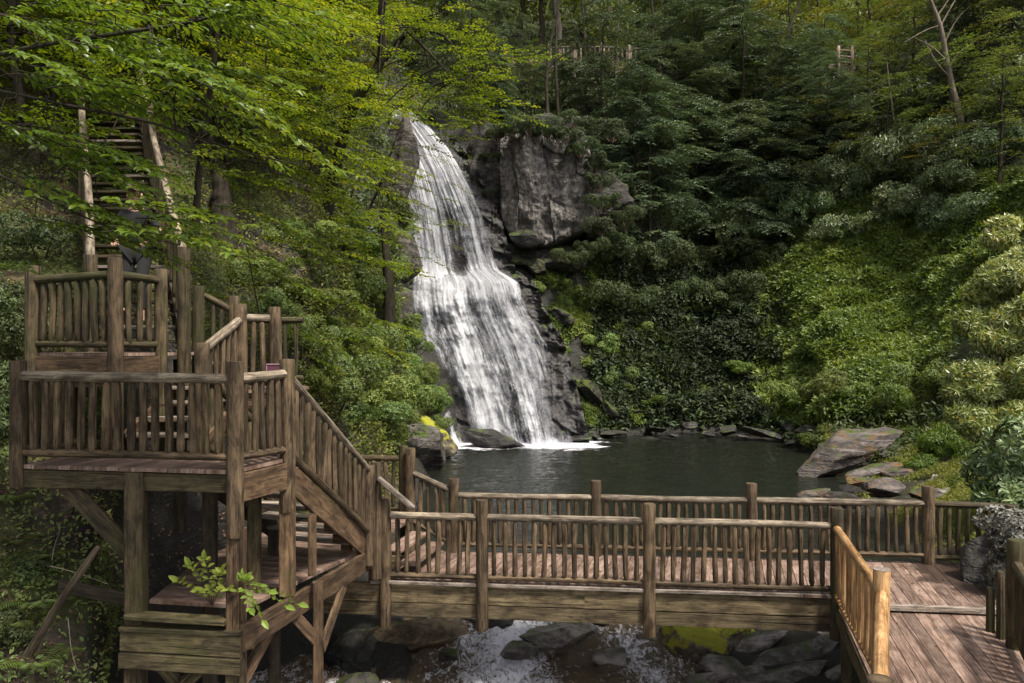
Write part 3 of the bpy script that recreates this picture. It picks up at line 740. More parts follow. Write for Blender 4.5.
tag(link('creek_water', me), 'foaming creek rapids under the footbridge', kind='structure')

# waterfall sheets
WR = [(110,386,409,41.6),(120,387,419,40.6),(132,389,433,39.6),(150,395,449,38.5),(171,404,461,37.9),(195,408,474,37.6),(220,412,485,37.4),(250,414,493,37.2),(270,415,499,36.9),
      (283,413,519,36.1),(300,412,524,35.7),(320,413,534,35.4),(345,420,549,34.9),(370,428,557,34.4),(400,440,564,33.9),(425,448,569,33.4),(446,454,574,33.0)]
WR = np.array(WR, float)
def fall_sheet(name, off, seed, nu=150, nv=420, bias=0., amp=.22, mat=None, widen=0, rocky=0.):
    t = np.linspace(0,1,nv); k = np.linspace(0,1,len(WR))
    py,l,r,Yd = [np.interp(t,k,WR[:,i]) for i in range(4)]
    kk = np.ones(15)/15
    sm = lambda a: np.convolve(np.pad(a,7,'edge'),kk,'valid')
    Yd = sm(Yd); l = sm(l)-widen; r = sm(r)+widen*1.3
    u = np.linspace(0,1,nu); U, Tt = np.meshgrid(u,t,indexing='ij')
    PX = l[None]+(r-l)[None]*U; PY = np.broadcast_to(py[None],U.shape); YD = np.broadcast_to(Yd[None],U.shape).copy()
    X = (PX-CX)*YD/F; Zz = CZ-(PY-HY)*YD/F
    W = (r-l)*Yd/F
    um = (U-.5)*W[None]   # metres across
    q = np.stack([X.ravel(), YD.ravel()*0, Zz.ravel()],-1)
    # the flow fans out: use u-based coordinates for strands
    q2 = np.stack([U.ravel()*9, Zz.ravel()*.22, np.zeros(U.size)],-1)
    s1 = fbm(q2*[1,1,1],4,seed); s2 = fbm(q2*[3.5,1.6,1],4,seed+5); lump = fbm(q*[1.3,1,.9],5,seed+9)
    bul = np.clip(1-np.abs(PY.ravel()+20*fbm(q2*[.8,0,1],3,seed+40)-298)/38,0,1)**.8
    d = amp*(1.0*s1+.6*s2)+.34*lump*np.clip((PY.ravel()-255)/60,0,1)+.22*np.clip(fbm(q*[.5,1,1.4],3,seed+50),0,1)+.16*lump+bul*.25
    if rocky:
        tl=Zz.ravel()*.9+X.ravel()*.45+.5*fbm(q*.7,3,5); st_=np.floor(tl); fr=tl-st_
        d=rocky*(.5*ridged(q*[1.1,1,1.3],5,19)+.4*fbm(q*[2.6,1,2.2],4,21)+.35*(_hash(st_.astype(np.int64),(X.ravel()*1.1).astype(np.int64),st_.astype(np.int64)*0,3)-.5)-.25*fr)
        e_=np.minimum(U.ravel(),1-U.ravel()); d=d*(.45+.9*np.clip(1-e_/.14,0,1)); YD2=None
    YD2 = YD.ravel()-off-d
    Vw = np.stack([X.ravel(), YD2, Zz.ravel()],-1)
    PXf = PX.ravel(); PYf = PY.ravel(); Uf = U.ravel()
    dens = .54+bias+.55*s1+.25*lump
    PYf = PYf+16*fbm(np.stack([Uf*5,PYf*.03,Uf*0],-1),4,seed+31)
    up = PYf < 278
    # upper fall: thick on the left and right with a darker slot
    slot = np.exp(-((Uf-.55)/.17)**2)*np.clip((PYf-185)/30,0,1)*up
    dens -= .42*slot; dens += .14*up
    dens += .32*np.clip((215-PYf)/60,0,1)+.2*(PYf<272)*(Uf<.38)
    dens += .30*np.clip(1-np.abs(PYf-290)/18,0,1)
    dens -= .22*np.clip((PYf-330)/70,0,1)*np.exp(-((Uf-.12)/.09)**2)*2
    dens -= .3*np.exp(-((Uf-.62)/.06)**2)*np.clip((PYf-360)/30,0,1)
    dens += .22*np.exp(-((Uf-.40)/.12)**2)*(PYf>300)+.25*np.exp(-((Uf-.78)/.08)**2)*(PYf>320)
    edge = np.minimum(Uf,1-Uf)
    dens -= .40*np.clip(1-edge/.03,0,1)
    dens -= .35*np.clip((PYf-300)/60,0,1)*np.clip((Uf-.86)/.1,0,1)
    dens += .5*np.clip((PYf-434)/12,0,1)
    uv = np.stack([Uf*5.0, (Zz.ravel())],-1)
    ii = np.arange(nu*nv).reshape(nu,nv); Fw = np.stack([ii[:-1,:-1],ii[1:,:-1],ii[1:,1:],ii[:-1,1:]],-1).reshape(-1,4)
    return fast_mesh(name, Vw, Fw, attrs={'dens':dens}, uv=uv, smooth=True, mats=[mat])
def fall_mat(name, seed, lo=.5, wid=.22, maxa=1.):
    m, nt, out = new_mat(name); g = G(nt)
    uv = g.n('ShaderNodeUVMap').outputs[0]; geo = g.n('ShaderNodeNewGeometry'); pos = geo.outputs['Position']; d = g.attr('dens')
    n1 = g.noise(g.mapping(uv,(4.2,.55,1),loc=(seed,0,0)), 1.7, 9, .72, .7)
    n2 = g.noise(g.mapping(pos,(1.6,1.6,.8),loc=(0,0,seed)), 3.2, 9, .8, .3)
    n3 = g.noise(g.mapping(pos,(1.4,1.4,.9)), 11, 4, .8)
    v = g.math('ADD', g.math('ADD', g.math('MULTIPLY',n1,.55), g.math('MULTIPLY',n2,.35)), g.math('MULTIPLY', n3, .18))
    v = g.math('ADD', v, g.math('MULTIPLY', g.math('SUBTRACT', d, .5), .42))
    v = g.math('ADD', g.math('MULTIPLY', g.math('SUBTRACT', v, .55), 1.3), .55)
    a = g.math('MULTIPLY', g.ramp(v, [(lo,0.),(lo+wid,1.)]), maxa)
    col = g.ramp(v, [(lo,(.26,.27,.31)),(lo+wid*1.6,(.74,.74,.77))])
    nrm = g.bump(g.math('ADD',n1,g.math('MULTIPLY',n2,.6)), .55, .15)
    b = g.bsdf(col, .55, nrm, .4); t = g.n('ShaderNodeBsdfTranslucent'); g.l(col, t.inputs[0])
    mm = g.n('ShaderNodeMixShader'); mm.inputs[0].default_value=.25; g.l(b,mm.inputs[1]); g.l(t.outputs[0],mm.inputs[2])
    tr = g.n('ShaderNodeBsdfTransparent'); mx = g.n('ShaderNodeMixShader'); g.l(a,mx.inputs[0]); g.l(tr.outputs[0],mx.inputs[1]); g.l(mm.outputs[0],mx.inputs[2])
    g.l(mx.outputs[0], out.inputs[0]); return m
wf = link('waterfall', fall_sheet('waterfall', .25, 61, mat=fall_mat('falling_water',1.,.46,.27)))
tag(wf, 'tall white waterfall dropping in two tiers and fanning into the pool', kind='structure')
wf2 = link('spray_veil', fall_sheet('spray_veil', .55, 77, bias=-.02, amp=.3, mat=fall_mat('falling_spray',5.,.40,.45,.55)), wf)
# wet rock wall right behind the water
def backwall():
    me = fall_sheet('wet_rock', -.30, 91, nu=170, nv=360, widen=13, rocky=.9, mat=rockmat('wet_cascade_rock',(.012,.011,.011),(.065,.058,.058),moss=.22,wet=.6,strat=(1,1,2.6),scale=1.6,crack=.2))
    return me
for i,(x,y,Y_,s_) in enumerate(((424,352,31.6,1.0),(430,378,31.,1.0),(436,402,30.6,1.),(441,428,30.4,.9),(418,330,32.4,.9))):
    pass
tag(link('cascade_rock', backwall()), 'dark wet rock wall showing through the waterfall', 'rock wall')

# ================================================================ rocks
import bmesh
def rock_mesh(name, seed, subdiv=5, facets=16, rough=.10, strat=0., sc=(1,1,1), mat=None, freq=1.6, size=1.):
    r = np.random.default_rng(seed)
    bm = bmesh.new(); bmesh.ops.create_icosphere(bm, subdivisions=subdiv, radius=1.)
    d = np.array([v.co[:] for v in bm.verts]); d /= np.linalg.norm(d,axis=1,keepdims=True)
    n = r.normal(size=(facets,3)); n /= np.linalg.norm(n,axis=1,keepdims=True); h = r.uniform(.62,1.,facets)
    dot = d@n.T; rad = np.where(dot>.05, h/np.maximum(dot,.05), 9).min(1); rad = np.minimum(rad, 1.25)
    p = d*rad[:,None]*np.array(sc)
    off = r.uniform(0,50,3)
    nz = fbm(p*freq/size+off, 6, seed)*rough + ridged(p*freq*.5/size+off,4,seed+3)*rough*.6
    if strat: nz = nz+strat*np.sign(np.sin((p[:,2]*7+p[:,0]*1.5)/size))*.5*np.clip(fbm(p*2+off,2,seed)+.5,0,1)
    p = p+d*nz[:,None]*size
    for v, c in zip(bm.verts, p): v.co = Vector(c)
    me = bpy.data.meshes.new(name); bm.to_mesh(me); bm.free()
    me.polygons.foreach_set('use_smooth', np.ones(len(me.polygons), dtype=bool))
    try: me.set_sharp_from_angle(angle=math.radians(40))
    except Exception: pass
    me.materials.append(mat); return me
def rock(name, c, sc, seed, mat, label, cat='rock', rot=(0,0,0), group=None, **kw):
    o = link(name, rock_mesh(name, seed, mat=mat, sc=sc, size=max(sc)*.6, **kw), None, c); o.rotation_euler = tuple(math.radians(a) for a in rot)
    return tag(o, label, cat, group)
M_FACE = rockmat('cliff_face_stone', (.075,.067,.061), (.215,.192,.178), moss=.10, lich=.25, strat=(1.3,1.,.8), scale=1.5, crack=.35)
M_SLAB = rockmat('slab_stone', (.055,.045,.042), (.165,.14,.132), moss=.2, orange=.85, strat=(.6,.6,4), wet=.15, scale=1.6)
M_WETR = rockmat('creek_stone', (.065,.054,.046), (.29,.255,.235), moss=.12, crack=.1, wet=.55, strat=(.7,1.4,3), scale=2.)
M_BLACK = rockmat('dark_wet_stone', (.010,.009,.008), (.05,.043,.038), moss=.18, wet=.6, scale=1.4)
M_MOSSR = rockmat('mossy_stone', (.05,.042,.03), (.18,.15,.11), moss=.58, mosscol=(.25,.25,.02), crack=.1, scale=2.2)
M_PALE_R = rockmat('pale_stone', (.16,.14,.13), (.40,.37,.34), moss=.05, lich=.3, scale=2.)

M_SPUR = rockmat('spur_stone', (.012,.011,.009), (.06,.052,.042), moss=.62, mosscol=(.05,.065,.010), scale=1.6, crack=.2)
ords = ['first','second','third','fourth','fifth','sixth','seventh','eighth','ninth','tenth','eleventh','twelfth','thirteenth']
# grey cliff block beside the upper fall
def cliff_block():
    tab=np.array([(128,500,585),(133,499,588),(142,498,590),(158,498,594),(176,499,586),(195,500,594),(212,500,597),(222,502,596),(236,512,572),(245,520,548)],float)
    nu,nv=150,150; u=np.linspace(0,1,nu); t=np.linspace(0,1,nv); py=np.interp(t,[0,1],[128,245])
    xl=np.interp(py,tab[:,0],tab[:,1]); xr=np.interp(py,tab[:,0],tab[:,2])
    U,Tt=np.meshgrid(u,t,indexing='ij'); PX=xl[None]+(xr-xl)[None]*U; PY=np.broadcast_to(py[None],U.shape)
    Y0=37.0
    q=np.stack([(PX-CX)*Y0/F,PY*0,CZ-(PY-HY)*Y0/F],-1).reshape(-1,3)
    w=fbm(q*.35,3,401); jx=q[:,0]*.62+.25*w+.08*q[:,2]; jz=q[:,2]*.38+.12*q[:,0]+.3*w
    cx_=np.floor(jx).astype(np.int64); cz_=np.floor(jz+.37*(cx_%3)).astype(np.int64)
    blk=_hash(cx_,cz_,cx_*0,12)-.5; tilt=(jx-np.floor(jx)-.5)*(_hash(cx_,cz_,cx_*0,14)-.5)
    uu=U.ravel(); tt=Tt.ravel()
    dep=np.clip(.34-uu,0,1)*2.4+np.clip(uu-.84,0,1)*1.5+np.clip(.08-tt,0,1)*3+np.abs(np.clip(tt-(.62+.25*uu),0,1))*1.0+np.clip(.015-np.minimum(uu,1-uu),0,1)*20
    dep+=.75*blk+.6*tilt+.22*fbm(q*[.8,1,.6],4,403)+.16*fbm(q*[3.2,1,2.4],5,405)+.12*ridged(q*[1.5,1,.9],4,407)
    Yf_=Y0+dep; Vf=np.stack([q[:,0],Yf_,q[:,2]],-1); Vb=Vf.copy(); Vb[:,1]=42.5+0*Vb[:,1]
    ii=np.arange(nu*nv).reshape(nu,nv); Ff=np.stack([ii[:-1,:-1],ii[1:,:-1],ii[1:,1:],ii[:-1,1:]],-1).reshape(-1,4)
    rim=np.concatenate([ii[:,0],ii[-1,1:],ii[-2::-1,-1],ii[0,-2:0:-1]]); n=len(rim); r2=np.roll(rim,-1)
    Fs=np.stack([rim,r2,r2+nu*nv,rim+nu*nv],-1)
    me=fast_mesh('rock_face',np.concatenate([Vf,Vb]),np.concatenate([Ff,Fs,Ff+nu*nv]),smooth=True,mats=[M_FACE])
    try: me.set_sharp_from_angle(angle=math.radians(34))
    except Exception: pass
    return tag(link('rock_face', me), 'tall bare grey brown cliff block right of the upper waterfall', 'rock face')
cliff_block()
M_DFACE = rockmat('dark_cliff_stone', (.018,.016,.014), (.065,.057,.051), moss=.3, scale=1.3, crack=.3)
rock('cliff_rock', P(486,185,39.2), (1.5,1.2,3.2), 601, M_DFACE, 'dark recessed rock between the upper falls and the grey cliff block', rough=.2, facets=10, strat=.08)
rock('cliff_rock', P(604,205,39.2), (1.2,1.2,1.9), 602, M_DFACE, 'dark rock half hidden by shrubs at the right side of the grey cliff block', rough=.2, facets=10, strat=.08)
rock('cliff_rock', P(540,258,38.6), (2.0,1.2,.8), 603, M_DFACE, 'dark undercut ledge beneath the grey cliff block', rough=.22, facets=12, strat=.1)
rock('cliff_rock', P(545,140,39.8), (2.6,1.4,.9), 604, M_DFACE, 'dark mossy rock cap above the grey cliff block', rough=.22, facets=12, strat=.1)
rock('boulder', P(524,240,37.2), (.85,.9,.45), 5, M_BLACK, 'small brown boulder wedged under the grey cliff block beside the falls', rot=(0,10,0))
rock('boulder', P(400,255,33.5), (.9,1.0,1.3), 6, rockmat('left_cliff_stone',(.035,.030,.026),(.13,.115,.10),moss=.3,scale=1.6), 'grey cliff rock left of the falls at mid height among shrubs')
rock('boulder', P(398,305,31.8), (.8,1.0,1.0), 16, bpy.data.materials['left_cliff_stone'], 'grey cliff rock left of the lower falls just below the upper one')
rock('boulder', P(404,160,37), (.7,1.0,2.4), 26, bpy.data.materials['left_cliff_stone'], 'narrow grey rock shoulder left of the upper falls')
rock('boulder', P(425,445,29.), (1.0,1.0,.9), 27, M_MOSSR, 'brown mossy boulder at the left foot of the falls')
rock('boulder', P(402,445,26.), (1.4,1.0,1.0), 28, bpy.data.materials['left_cliff_stone'], 'grey boulder behind the tall landing post left of the falls')
rock('boulder', P(492,441,32.0), (1.5,.6,.55), 29, M_BLACK, 'dark low rock at the base of the falls with water pouring over it', rot=(0,14,0))

# big tilted slab on the right shore
rock('slab_rock', P(846,452,25.0), (1.75,.9,.46), 8, M_SLAB, 'large tilted grey slab rock with orange lichen on the right shore of the pool', rot=(6,-22,12), rough=.06, strat=.05, facets=14)
rock('slab_rock', P(874,470,23.2), (.8,.35,.10), 9, M_SLAB, 'long low flat rock lying in front of the large tilted slab', rot=(0,-10,10), strat=.04)
rock('slab_rock', P(815,494,20.2), (.4,.35,.10), 10, M_SLAB, 'orange lichened rock at the water edge nearest the bridge', rot=(0,-14,20), strat=.04)
for i,(x,y,Y_,s_) in enumerate(((500,258,37.6,.7),(538,268,36.8,.6),(562,318,36,.6),(590,392,34.9,.7),(608,408,35.4,.6))):
    rock('spur_rock', P(x,y,Y_+.55), (s_*.95,s_*.7,s_*.5), 500+i, M_SPUR, ords[i]+' angular mossy rock going down the spur from the cliff block to the pool', group='mossy rocks of the spur right of the falls', rot=(10,35,10), rough=.22, facets=8, strat=.10)
k = 0
for px,py,Y,s,lab in ((812,432,32,.7,'brown rock at the far end of the right shore shallows'),(843,497,18.8,.35,'small grey rock in the grass behind the bridge railing left'),
    (878,485,20.2,.42,'small dark rock in the grass under the long flat rock'),(905,472,22.5,.45,'round grey rock in the middle of the grassy bank'),(900,455,26,.5,'grey rock behind the long flat rock'),(925,492,18.6,.3,'small stone in the grass left of the tall railing post'),(860,480,21.5,.3,'small dark rock between the flat rock and the water edge'),(968,468,22,.4,'grey rock at the foot of the pale shrub'),(890,440,29,.5,'brown rock at the top of the grassy bank behind the tilted slab'),(948,480,20.5,.40,'white rock in the grassy bank beside the bright shrub'),
    (955,494,18.6,.45,'pale pinkish rock beside the tall railing post'),(930,462,24,.35,'grey rock half buried in the grassy bank further back')):
    rock('shore_rock', P(px,py,Y)-[0,0,.05], (s*1.3,s,s*.5), 100+k, M_PALE_R if 'pale' in lab or 'white' in lab else M_SLAB, lab); k += 1
# dark wet rocks along the far shore
# (listed left to right)
far = [(592,432,34.6,.5),(612,431,35,.7),(636,432,35,.55),(655,428,36,.7),(672,433,34.5,.5),(690,424,36.5,.8),(708,432,35,.6),(728,428,35.2,.8),(742,434,34,.5),(760,430,34,.7),(775,436,33,.5),(790,440,31.5,.5),(668,408,37.5,.8),(700,404,38.5,.9),(735,412,37,.9),(640,412,37,.8),(790,424,34,.8),(585,420,34.4,.6),(578,436,33.4,.45)]
far.sort(); far=[f for i_,f in enumerate(far) if i_%3!=1]; ords = ['first','second','third','fourth','fifth','sixth','seventh','eighth','ninth','tenth','eleventh','twelfth','thirteenth','fourteenth','fifteenth','sixteenth','seventeenth','eighteenth','nineteenth','twentieth']
protos = [rock_mesh('wet_rock', 200+i, subdiv=4, facets=11, rough=.14, sc=(1.35,1,.62), mat=M_BLACK) for i in range(5)]
for i,(px,py,Y,s) in enumerate(far):
    o = link('wet_rock', protos[i%5], None, P(px,py,Y)-[0,0,.1]); s*=.58*random.uniform(.7,1.25); o.scale = (s*random.uniform(.8,1.5),s,s*random.uniform(.4,.8)); o.rotation_euler = (random.uniform(-.3,.3),random.uniform(-.3,.3),random.uniform(0,6))
    tag(o, f'{ords[i]} dark wet rock from the left along the far shore of the pool', 'rock', 'dark wet rocks along the far shore')
# creek rocks under the bridge
M_CRK = rockmat('creek_bank_stone', (.008,.007,.006), (.04,.035,.028), moss=.34, mosscol=(.03,.038,.006), wet=.3, scale=2.5, crack=.1)
rock('creek_rock', CR(553,638,.03), (.62,.45,.22), 301, M_WETR, 'broad brown rock in mid creek below the second near bridge post', rot=(0,-6,5), rough=.06)
rock('creek_rock', CR(522,652,.03), (.30,.26,.14), 302, M_WETR, 'small olive brown rock touching the left side of the broad creek rock')
rock('creek_rock', CR(612,660,.03), (.34,.26,.16), 303, M_WETR, 'low smooth olive rock in the foam right of the broad creek rock')
rock('creek_rock', CR(705,648,.03), (.70,.55,.36), 304, M_MOSSR, 'bright yellow mossy rock in the creek under the right half of the bridge', rot=(0,12,0), rough=.06)
rock('creek_rock', CR(735,637,.03), (.38,.35,.26), 305, M_MOSSR, 'small vivid green mossy boulder behind the yellow mossy rock')
rock('creek_rock', CR(722,668,.03), (.45,.35,.22), 306, M_WETR, 'dark brown angular rock in front of the mossy rocks')
rock('creek_slab', CR(780,665,.03), (1.25,.32,.22), 307, M_WETR, 'long grey ribbed slab slanting up to the right under the bridge end', rot=(4,-16,12), strat=.05, rough=.04)
rock('creek_slab', CR(835,648,.03), (.9,.4,.25), 308, M_WETR, 'grey slab just left of the mossy support post', rot=(0,-14,16), strat=.05, rough=.04)
for k_,(x_,y_,Y_,l_) in enumerate(((745,650,11.0,.7),(800,652,11.1,.8),(815,668,10.6,.9),(775,680,10.3,.8),(735,684,10.2,.6),(850,668,10.6,.6),(700,684,10.2,.4))):
    rock('creek_slab', CR(x_,y_,.04), (l_,.2,.11), 340+k_, M_WETR, ['thin wet slab just right of the yellow mossy rock','thin slab behind the long ribbed slab','thin slab in front of the grey slab by the mossy post','middle thin slab below the long ribbed slab','short dark slab at the bottom edge left of the lowest grey slab','short slab against the foot of the mossy post','small flat slab under the dark brown angular rock'][k_], rot=(6,-16,13), strat=.06, rough=.05)
rock('creek_slab', CR(762,690,.03), (1.1,.36,.2), 309, M_WETR, 'lowest grey slab at the bottom edge of the creek', rot=(2,-12,14), strat=.05, rough=.04)
rock('creek_slab', CR(835,690,.03), (.9,.4,.3), 310, M_WETR, 'wet grey slab in the bottom corner beneath the pine railing', rot=(2,-14,14), strat=.05, rough=.04)
rock('creek_rock', CR(355,655,.03), (.34,.45,.30), 311, M_BLACK, 'black mossy boulder at the left creek bank beside the timber braces', rough=.24, facets=9)
rock('creek_rock', CR(344,704,.03), (.45,.5,.38), 312, M_CRK, 'lower mossy boulder at the bottom left of the creek')
rock('creek_rock', CR(408,634,.03), (1.0,.7,.24), 313, rockmat('brown_bank_stone',(.08,.055,.032),(.22,.165,.105),moss=.1,wet=.2,scale=2.5), 'brown pebbly rock shelf at the left side of the rapids')
for i,(px,py,Y,s) in enumerate(((470,616,13.2,.25),(492,622,12.8,.3),(598,684,10.1,.18),(455,655,11.3,.16),(648,640,11.6,.2),(585,618,12.9,.3),(620,612,13.2,.25),(667,622,12.4,.22))):
    o = link('creek_stone', protos[i%5] if i%2 else rock_mesh('creek_stone', 330+i, subdiv=4, sc=(1.3,1,.6), mat=M_WETR), None, CR(px,py,.0)); o.scale=(s,s,s*.8)
    tag(o, f'{ords[i]} small wet stone poking through the rapids, counted as built upstream of the slabs' if 0 else ['small wet stone behind the foot of the first bridge post','small wet stone left of the second near bridge post','tiny stone at the bottom edge below the olive rock','tiny wet stone in the white chute','small stone left of the yellow mossy rock','stone under the bridge girder behind the broad rock','stone under the girder near the third post','small stone behind the yellow mossy rock'][i], 'stone', 'small stones in the rapids')
# ================================================================ foliage
L_BRIGHT = leafmat('beech_leaf', (.04,.09,.008), (.12,.20,.014), (.24,.30,.022), rough=.42, trans=.45, tcol=(1.7,1.5,.4), spec=.5)
L_BEECH = leafmat('near_beech_leaf', (0.0385, 0.088, 0.011), (0.099, 0.176, 0.0176), (0.209, 0.275, 0.0275), rough=.38, trans=.42, spec=.6)
L_MAPLE = leafmat('maple_leaf', (0.0389, 0.0778, 0.007), (0.1211, 0.173, 0.0121), (0.2335, 0.2681, 0.0259), rough=.5, trans=.45, yellow=(.24,.22,.02))
L_MAPLE2 = leafmat('bank_plant_leaf', (0.0403, 0.0747, 0.0138), (0.115, 0.161, 0.0207), (0.23, 0.2645, 0.046), rough=.5, trans=.35, space=.5)
L_MID = leafmat('woodland_leaf', (0.05, 0.0915, 0.0233), (0.1165, 0.1747, 0.0399), (0.2328, 0.2828, 0.0665), rough=.5, trans=.3)
L_YEL = leafmat('sunlit_leaf', (0.055, 0.077, 0.0165), (0.121, 0.143, 0.0275), (0.264, 0.242, 0.055), rough=.5, trans=.4)
L_HEM = leafmat('hemlock_needle', (0.0384, 0.0734, 0.0384), (0.0874, 0.1398, 0.0664), (0.1922, 0.2621, 0.1223), rough=.6, trans=.15)
L_RHO = leafmat('rhododendron_leaf', (0.0353, 0.0721, 0.0225), (0.1043, 0.1604, 0.0482), (0.2887, 0.3369, 0.1444), rough=.38, trans=.15, spec=.55)
L_VINE = leafmat('vine_leaf', (0.0555, 0.1111, 0.0222), (0.1481, 0.2314, 0.0444), (0.2962, 0.3703, 0.0834), rough=.5, trans=.3, space=.4)
L_GRASS = leafmat('grass_blade', (.07,.10,.02), (.17,.20,.035), (.32,.33,.09), rough=.55, trans=.35)
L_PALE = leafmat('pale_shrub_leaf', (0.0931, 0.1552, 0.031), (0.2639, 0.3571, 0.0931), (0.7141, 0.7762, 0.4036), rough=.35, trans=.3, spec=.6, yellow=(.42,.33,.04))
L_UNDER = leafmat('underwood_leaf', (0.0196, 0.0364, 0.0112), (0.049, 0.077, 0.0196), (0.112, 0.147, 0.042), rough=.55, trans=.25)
L_FERN = leafmat('fern_frond', (.04,.075,.012), (.08,.13,.02), (.15,.19,.04), rough=.5, trans=.35)
L_SPROUT = leafmat('sprout_leaf', (.10,.17,.02), (.20,.30,.04), (.30,.38,.08), rough=.4, trans=.35, var=.1)
L_LITTER = leafmat('dead_leaf', (.05,.03,.015), (.13,.085,.045), (.26,.19,.11), rough=.7, trans=.1)
B_DARK = barkmat('dark_bark', (.014,.011,.008), (.048,.038,.028), moss=.5)
B_GREY = barkmat('grey_bark', (.035,.03,.024), (.12,.10,.085))
B_DEAD = barkmat('dead_bark', (.07,.055,.042), (.22,.18,.145))
B_BROWN = barkmat('brown_bark', (.045,.03,.02), (.14,.10,.07))

def unit(a): return a/(np.linalg.norm(a,axis=-1,keepdims=True)+1e-9)
def leaf_quads(p, d, n, L, W, fold=.12):
    """folded diamond leaves, arrays (k,3)"""
    d = unit(d); s = unit(np.cross(n, d)); nn = np.cross(d, s)
    L = L[:,None]; W = W[:,None]
    a = p; b = p+d*L*.45+s*W*.5+nn*W*fold; c = p+d*L-nn*L*.08; e = p+d*L*.45-s*W*.5+nn*W*fold
    V = np.stack([a,b,c,e],1).reshape(-1,3); k = len(p); i = np.arange(k)*4
    return V, np.concatenate([np.stack([i,i+1,i+2],1), np.stack([i,i+2,i+3],1)])
def leaf6(p, d, n, L, W, fold=.18, droop=.15):
    d = unit(d); s = unit(np.cross(n, d)); nn = np.cross(d, s); L = L[:,None]; W = W[:,None]
    m1 = p+d*L*.35; m2 = p+d*L*.72-nn*L*droop*.4
    V = np.stack([p, m1+s*W*.46+nn*W*fold, m2+s*W*.36+nn*W*fold*.8, p+d*L-nn*L*droop, m2-s*W*.36+nn*W*fold*.8, m1-s*W*.46+nn*W*fold, m1, m2],1).reshape(-1,3)
    i = np.arange(len(p))*8
    q = lambda *a: np.stack([i+x for x in a],1)
    return V, [np.concatenate([q(6,1,2,7),q(5,6,7,4)]), np.concatenate([q(0,1,6),q(0,6,5),q(7,2,3),q(7,3,4)])]
class LV:
    def __init__(s): s.p=[];s.d=[];s.n=[];s.L=[];s.W=[];s.lv=[]
    def add(s,p,d,n,L,W,lv=None):
        k=len(p); s.p.append(p); s.d.append(np.broadcast_to(d,(k,3))); s.n.append(np.broadcast_to(n,(k,3)))
        s.L.append(np.broadcast_to(L,(k,))); s.W.append(np.broadcast_to(W,(k,))); s.lv.append(rng.random(k) if lv is None else np.broadcast_to(lv,(k,)))
    def mesh(s,name,mat,big=False,fold=.12):
        p,d,n,L,W,lv=[np.concatenate(x) for x in (s.p,s.d,s.n,s.L,s.W,s.lv)]
        if big:
            V,Fx=leaf6(p,d,n,L,W); a=np.repeat(lv,8)
        else:
            V,Fx=leaf_quads(p,d,n,L,W,fold); a=np.repeat(lv,4)
        return fast_mesh(name,V,Fx,attrs={'lv':a},mats=[mat])
def tubes(name, paths, mat, n=6):
    """paths: list of (points (k,3), radii (k,))"""
    VV=[];FF=[];b=0
    for pts,rad in paths:
        pts=np.array(pts,float); k=len(pts); t=np.gradient(pts,axis=0); t=unit(t)
        ref=np.array([0,0,1.]) if abs(t[0][2])<.85 else np.array([1.,0,0])
        a=unit(np.cross(t,ref)); c=np.cross(t,a); an=np.linspace(0,2*PI,n,endpoint=False)
        rad=np.array(rad)
        R=pts[:,None]+(a[:,None]*np.cos(an)[None,:,None]+c[:,None]*np.sin(an)[None,:,None])*rad[:,None,None]*(1+.1*rng.normal(size=(k,n,1)))
        VV.append(R.reshape(-1,3)); i=np.arange(k-1)[:,None]*n; j=np.arange(n)[None]; j2=(j+1)%n
        FF.append((b+np.stack([i+j,i+j2,i+n+j2,i+n+j],-1)).reshape(-1,4)); b+=k*n
    return fast_mesh(name,np.concatenate(VV),np.concatenate(FF),smooth=True,mats=[mat])
def curve(p0,p1,bend,k=7,wob=.0):
    t=np.linspace(0,1,k)[:,None]; p=np.array(p0)*(1-t)+np.array(p1)*t+np.array(bend)*np.sin(PI*t)
    if wob: p[1:-1]+=rng.normal(size=(k-2,3))*wob
    return p

def spray(lv, wood_, o, d, L, leaf, width=.5, droop=.25, nt=9, up=(0,0,1), lw=.62, dens=1.):
    """flat leafy branch: stem with side twigs in its plane carrying alternate leaves"""
    d=unit(np.array(d,float)); up=np.array(up,float); side=unit(np.cross(d,up)); up=np.cross(side,d)
    k=8; t=np.linspace(0,1,k)[:,None]; stem=o+d*L*t-np.array([0,0,1.])*droop*L*t**2
    wood_.append((stem, np.linspace(.007,.002,k)*max(1,L)))
    for i in range(nt):
        tt=(i+.6)/nt; base=o+d*L*tt-np.array([0,0,1.])*droop*L*tt**2
        sg=1 if i%2 else -1; tl=L*width*(1-.55*tt)*rng.uniform(.75,1.15)
        td=unit(d*rng.uniform(.75,1.05)+side*sg*rng.uniform(.6,.95)+up*rng.uniform(-.08,.12))
        ntw=6; ts=np.linspace(0,1,ntw)[:,None]; tw=base+td*tl*ts-np.array([0,0,1.])*droop*.7*tl*ts**2
        wood_.append((tw, np.linspace(.0025,.001,ntw)*max(1,L)))
        m=max(3,int(dens*tl/(leaf*.42))); u=(np.arange(m)+rng.uniform(0,1,m)*.6)/m
        p=base+td*tl*u[:,None]-np.array([0,0,1.])*droop*.7*tl*u[:,None]**2
        sgn=np.where(np.arange(m)%2,1.,-1.)[:,None]; s2=unit(np.cross(td,up))
        ld=unit(td*.7+s2*sgn*.75+rng.normal(size=(m,3))*.16-np.array([0,0,.22]))
        nn=unit(np.array([0,0,1.])+rng.normal(size=(m,3))*.28)
        sz=leaf*rng.uniform(.65,1.15,m); lv.add(p,ld,nn,sz,sz*lw)

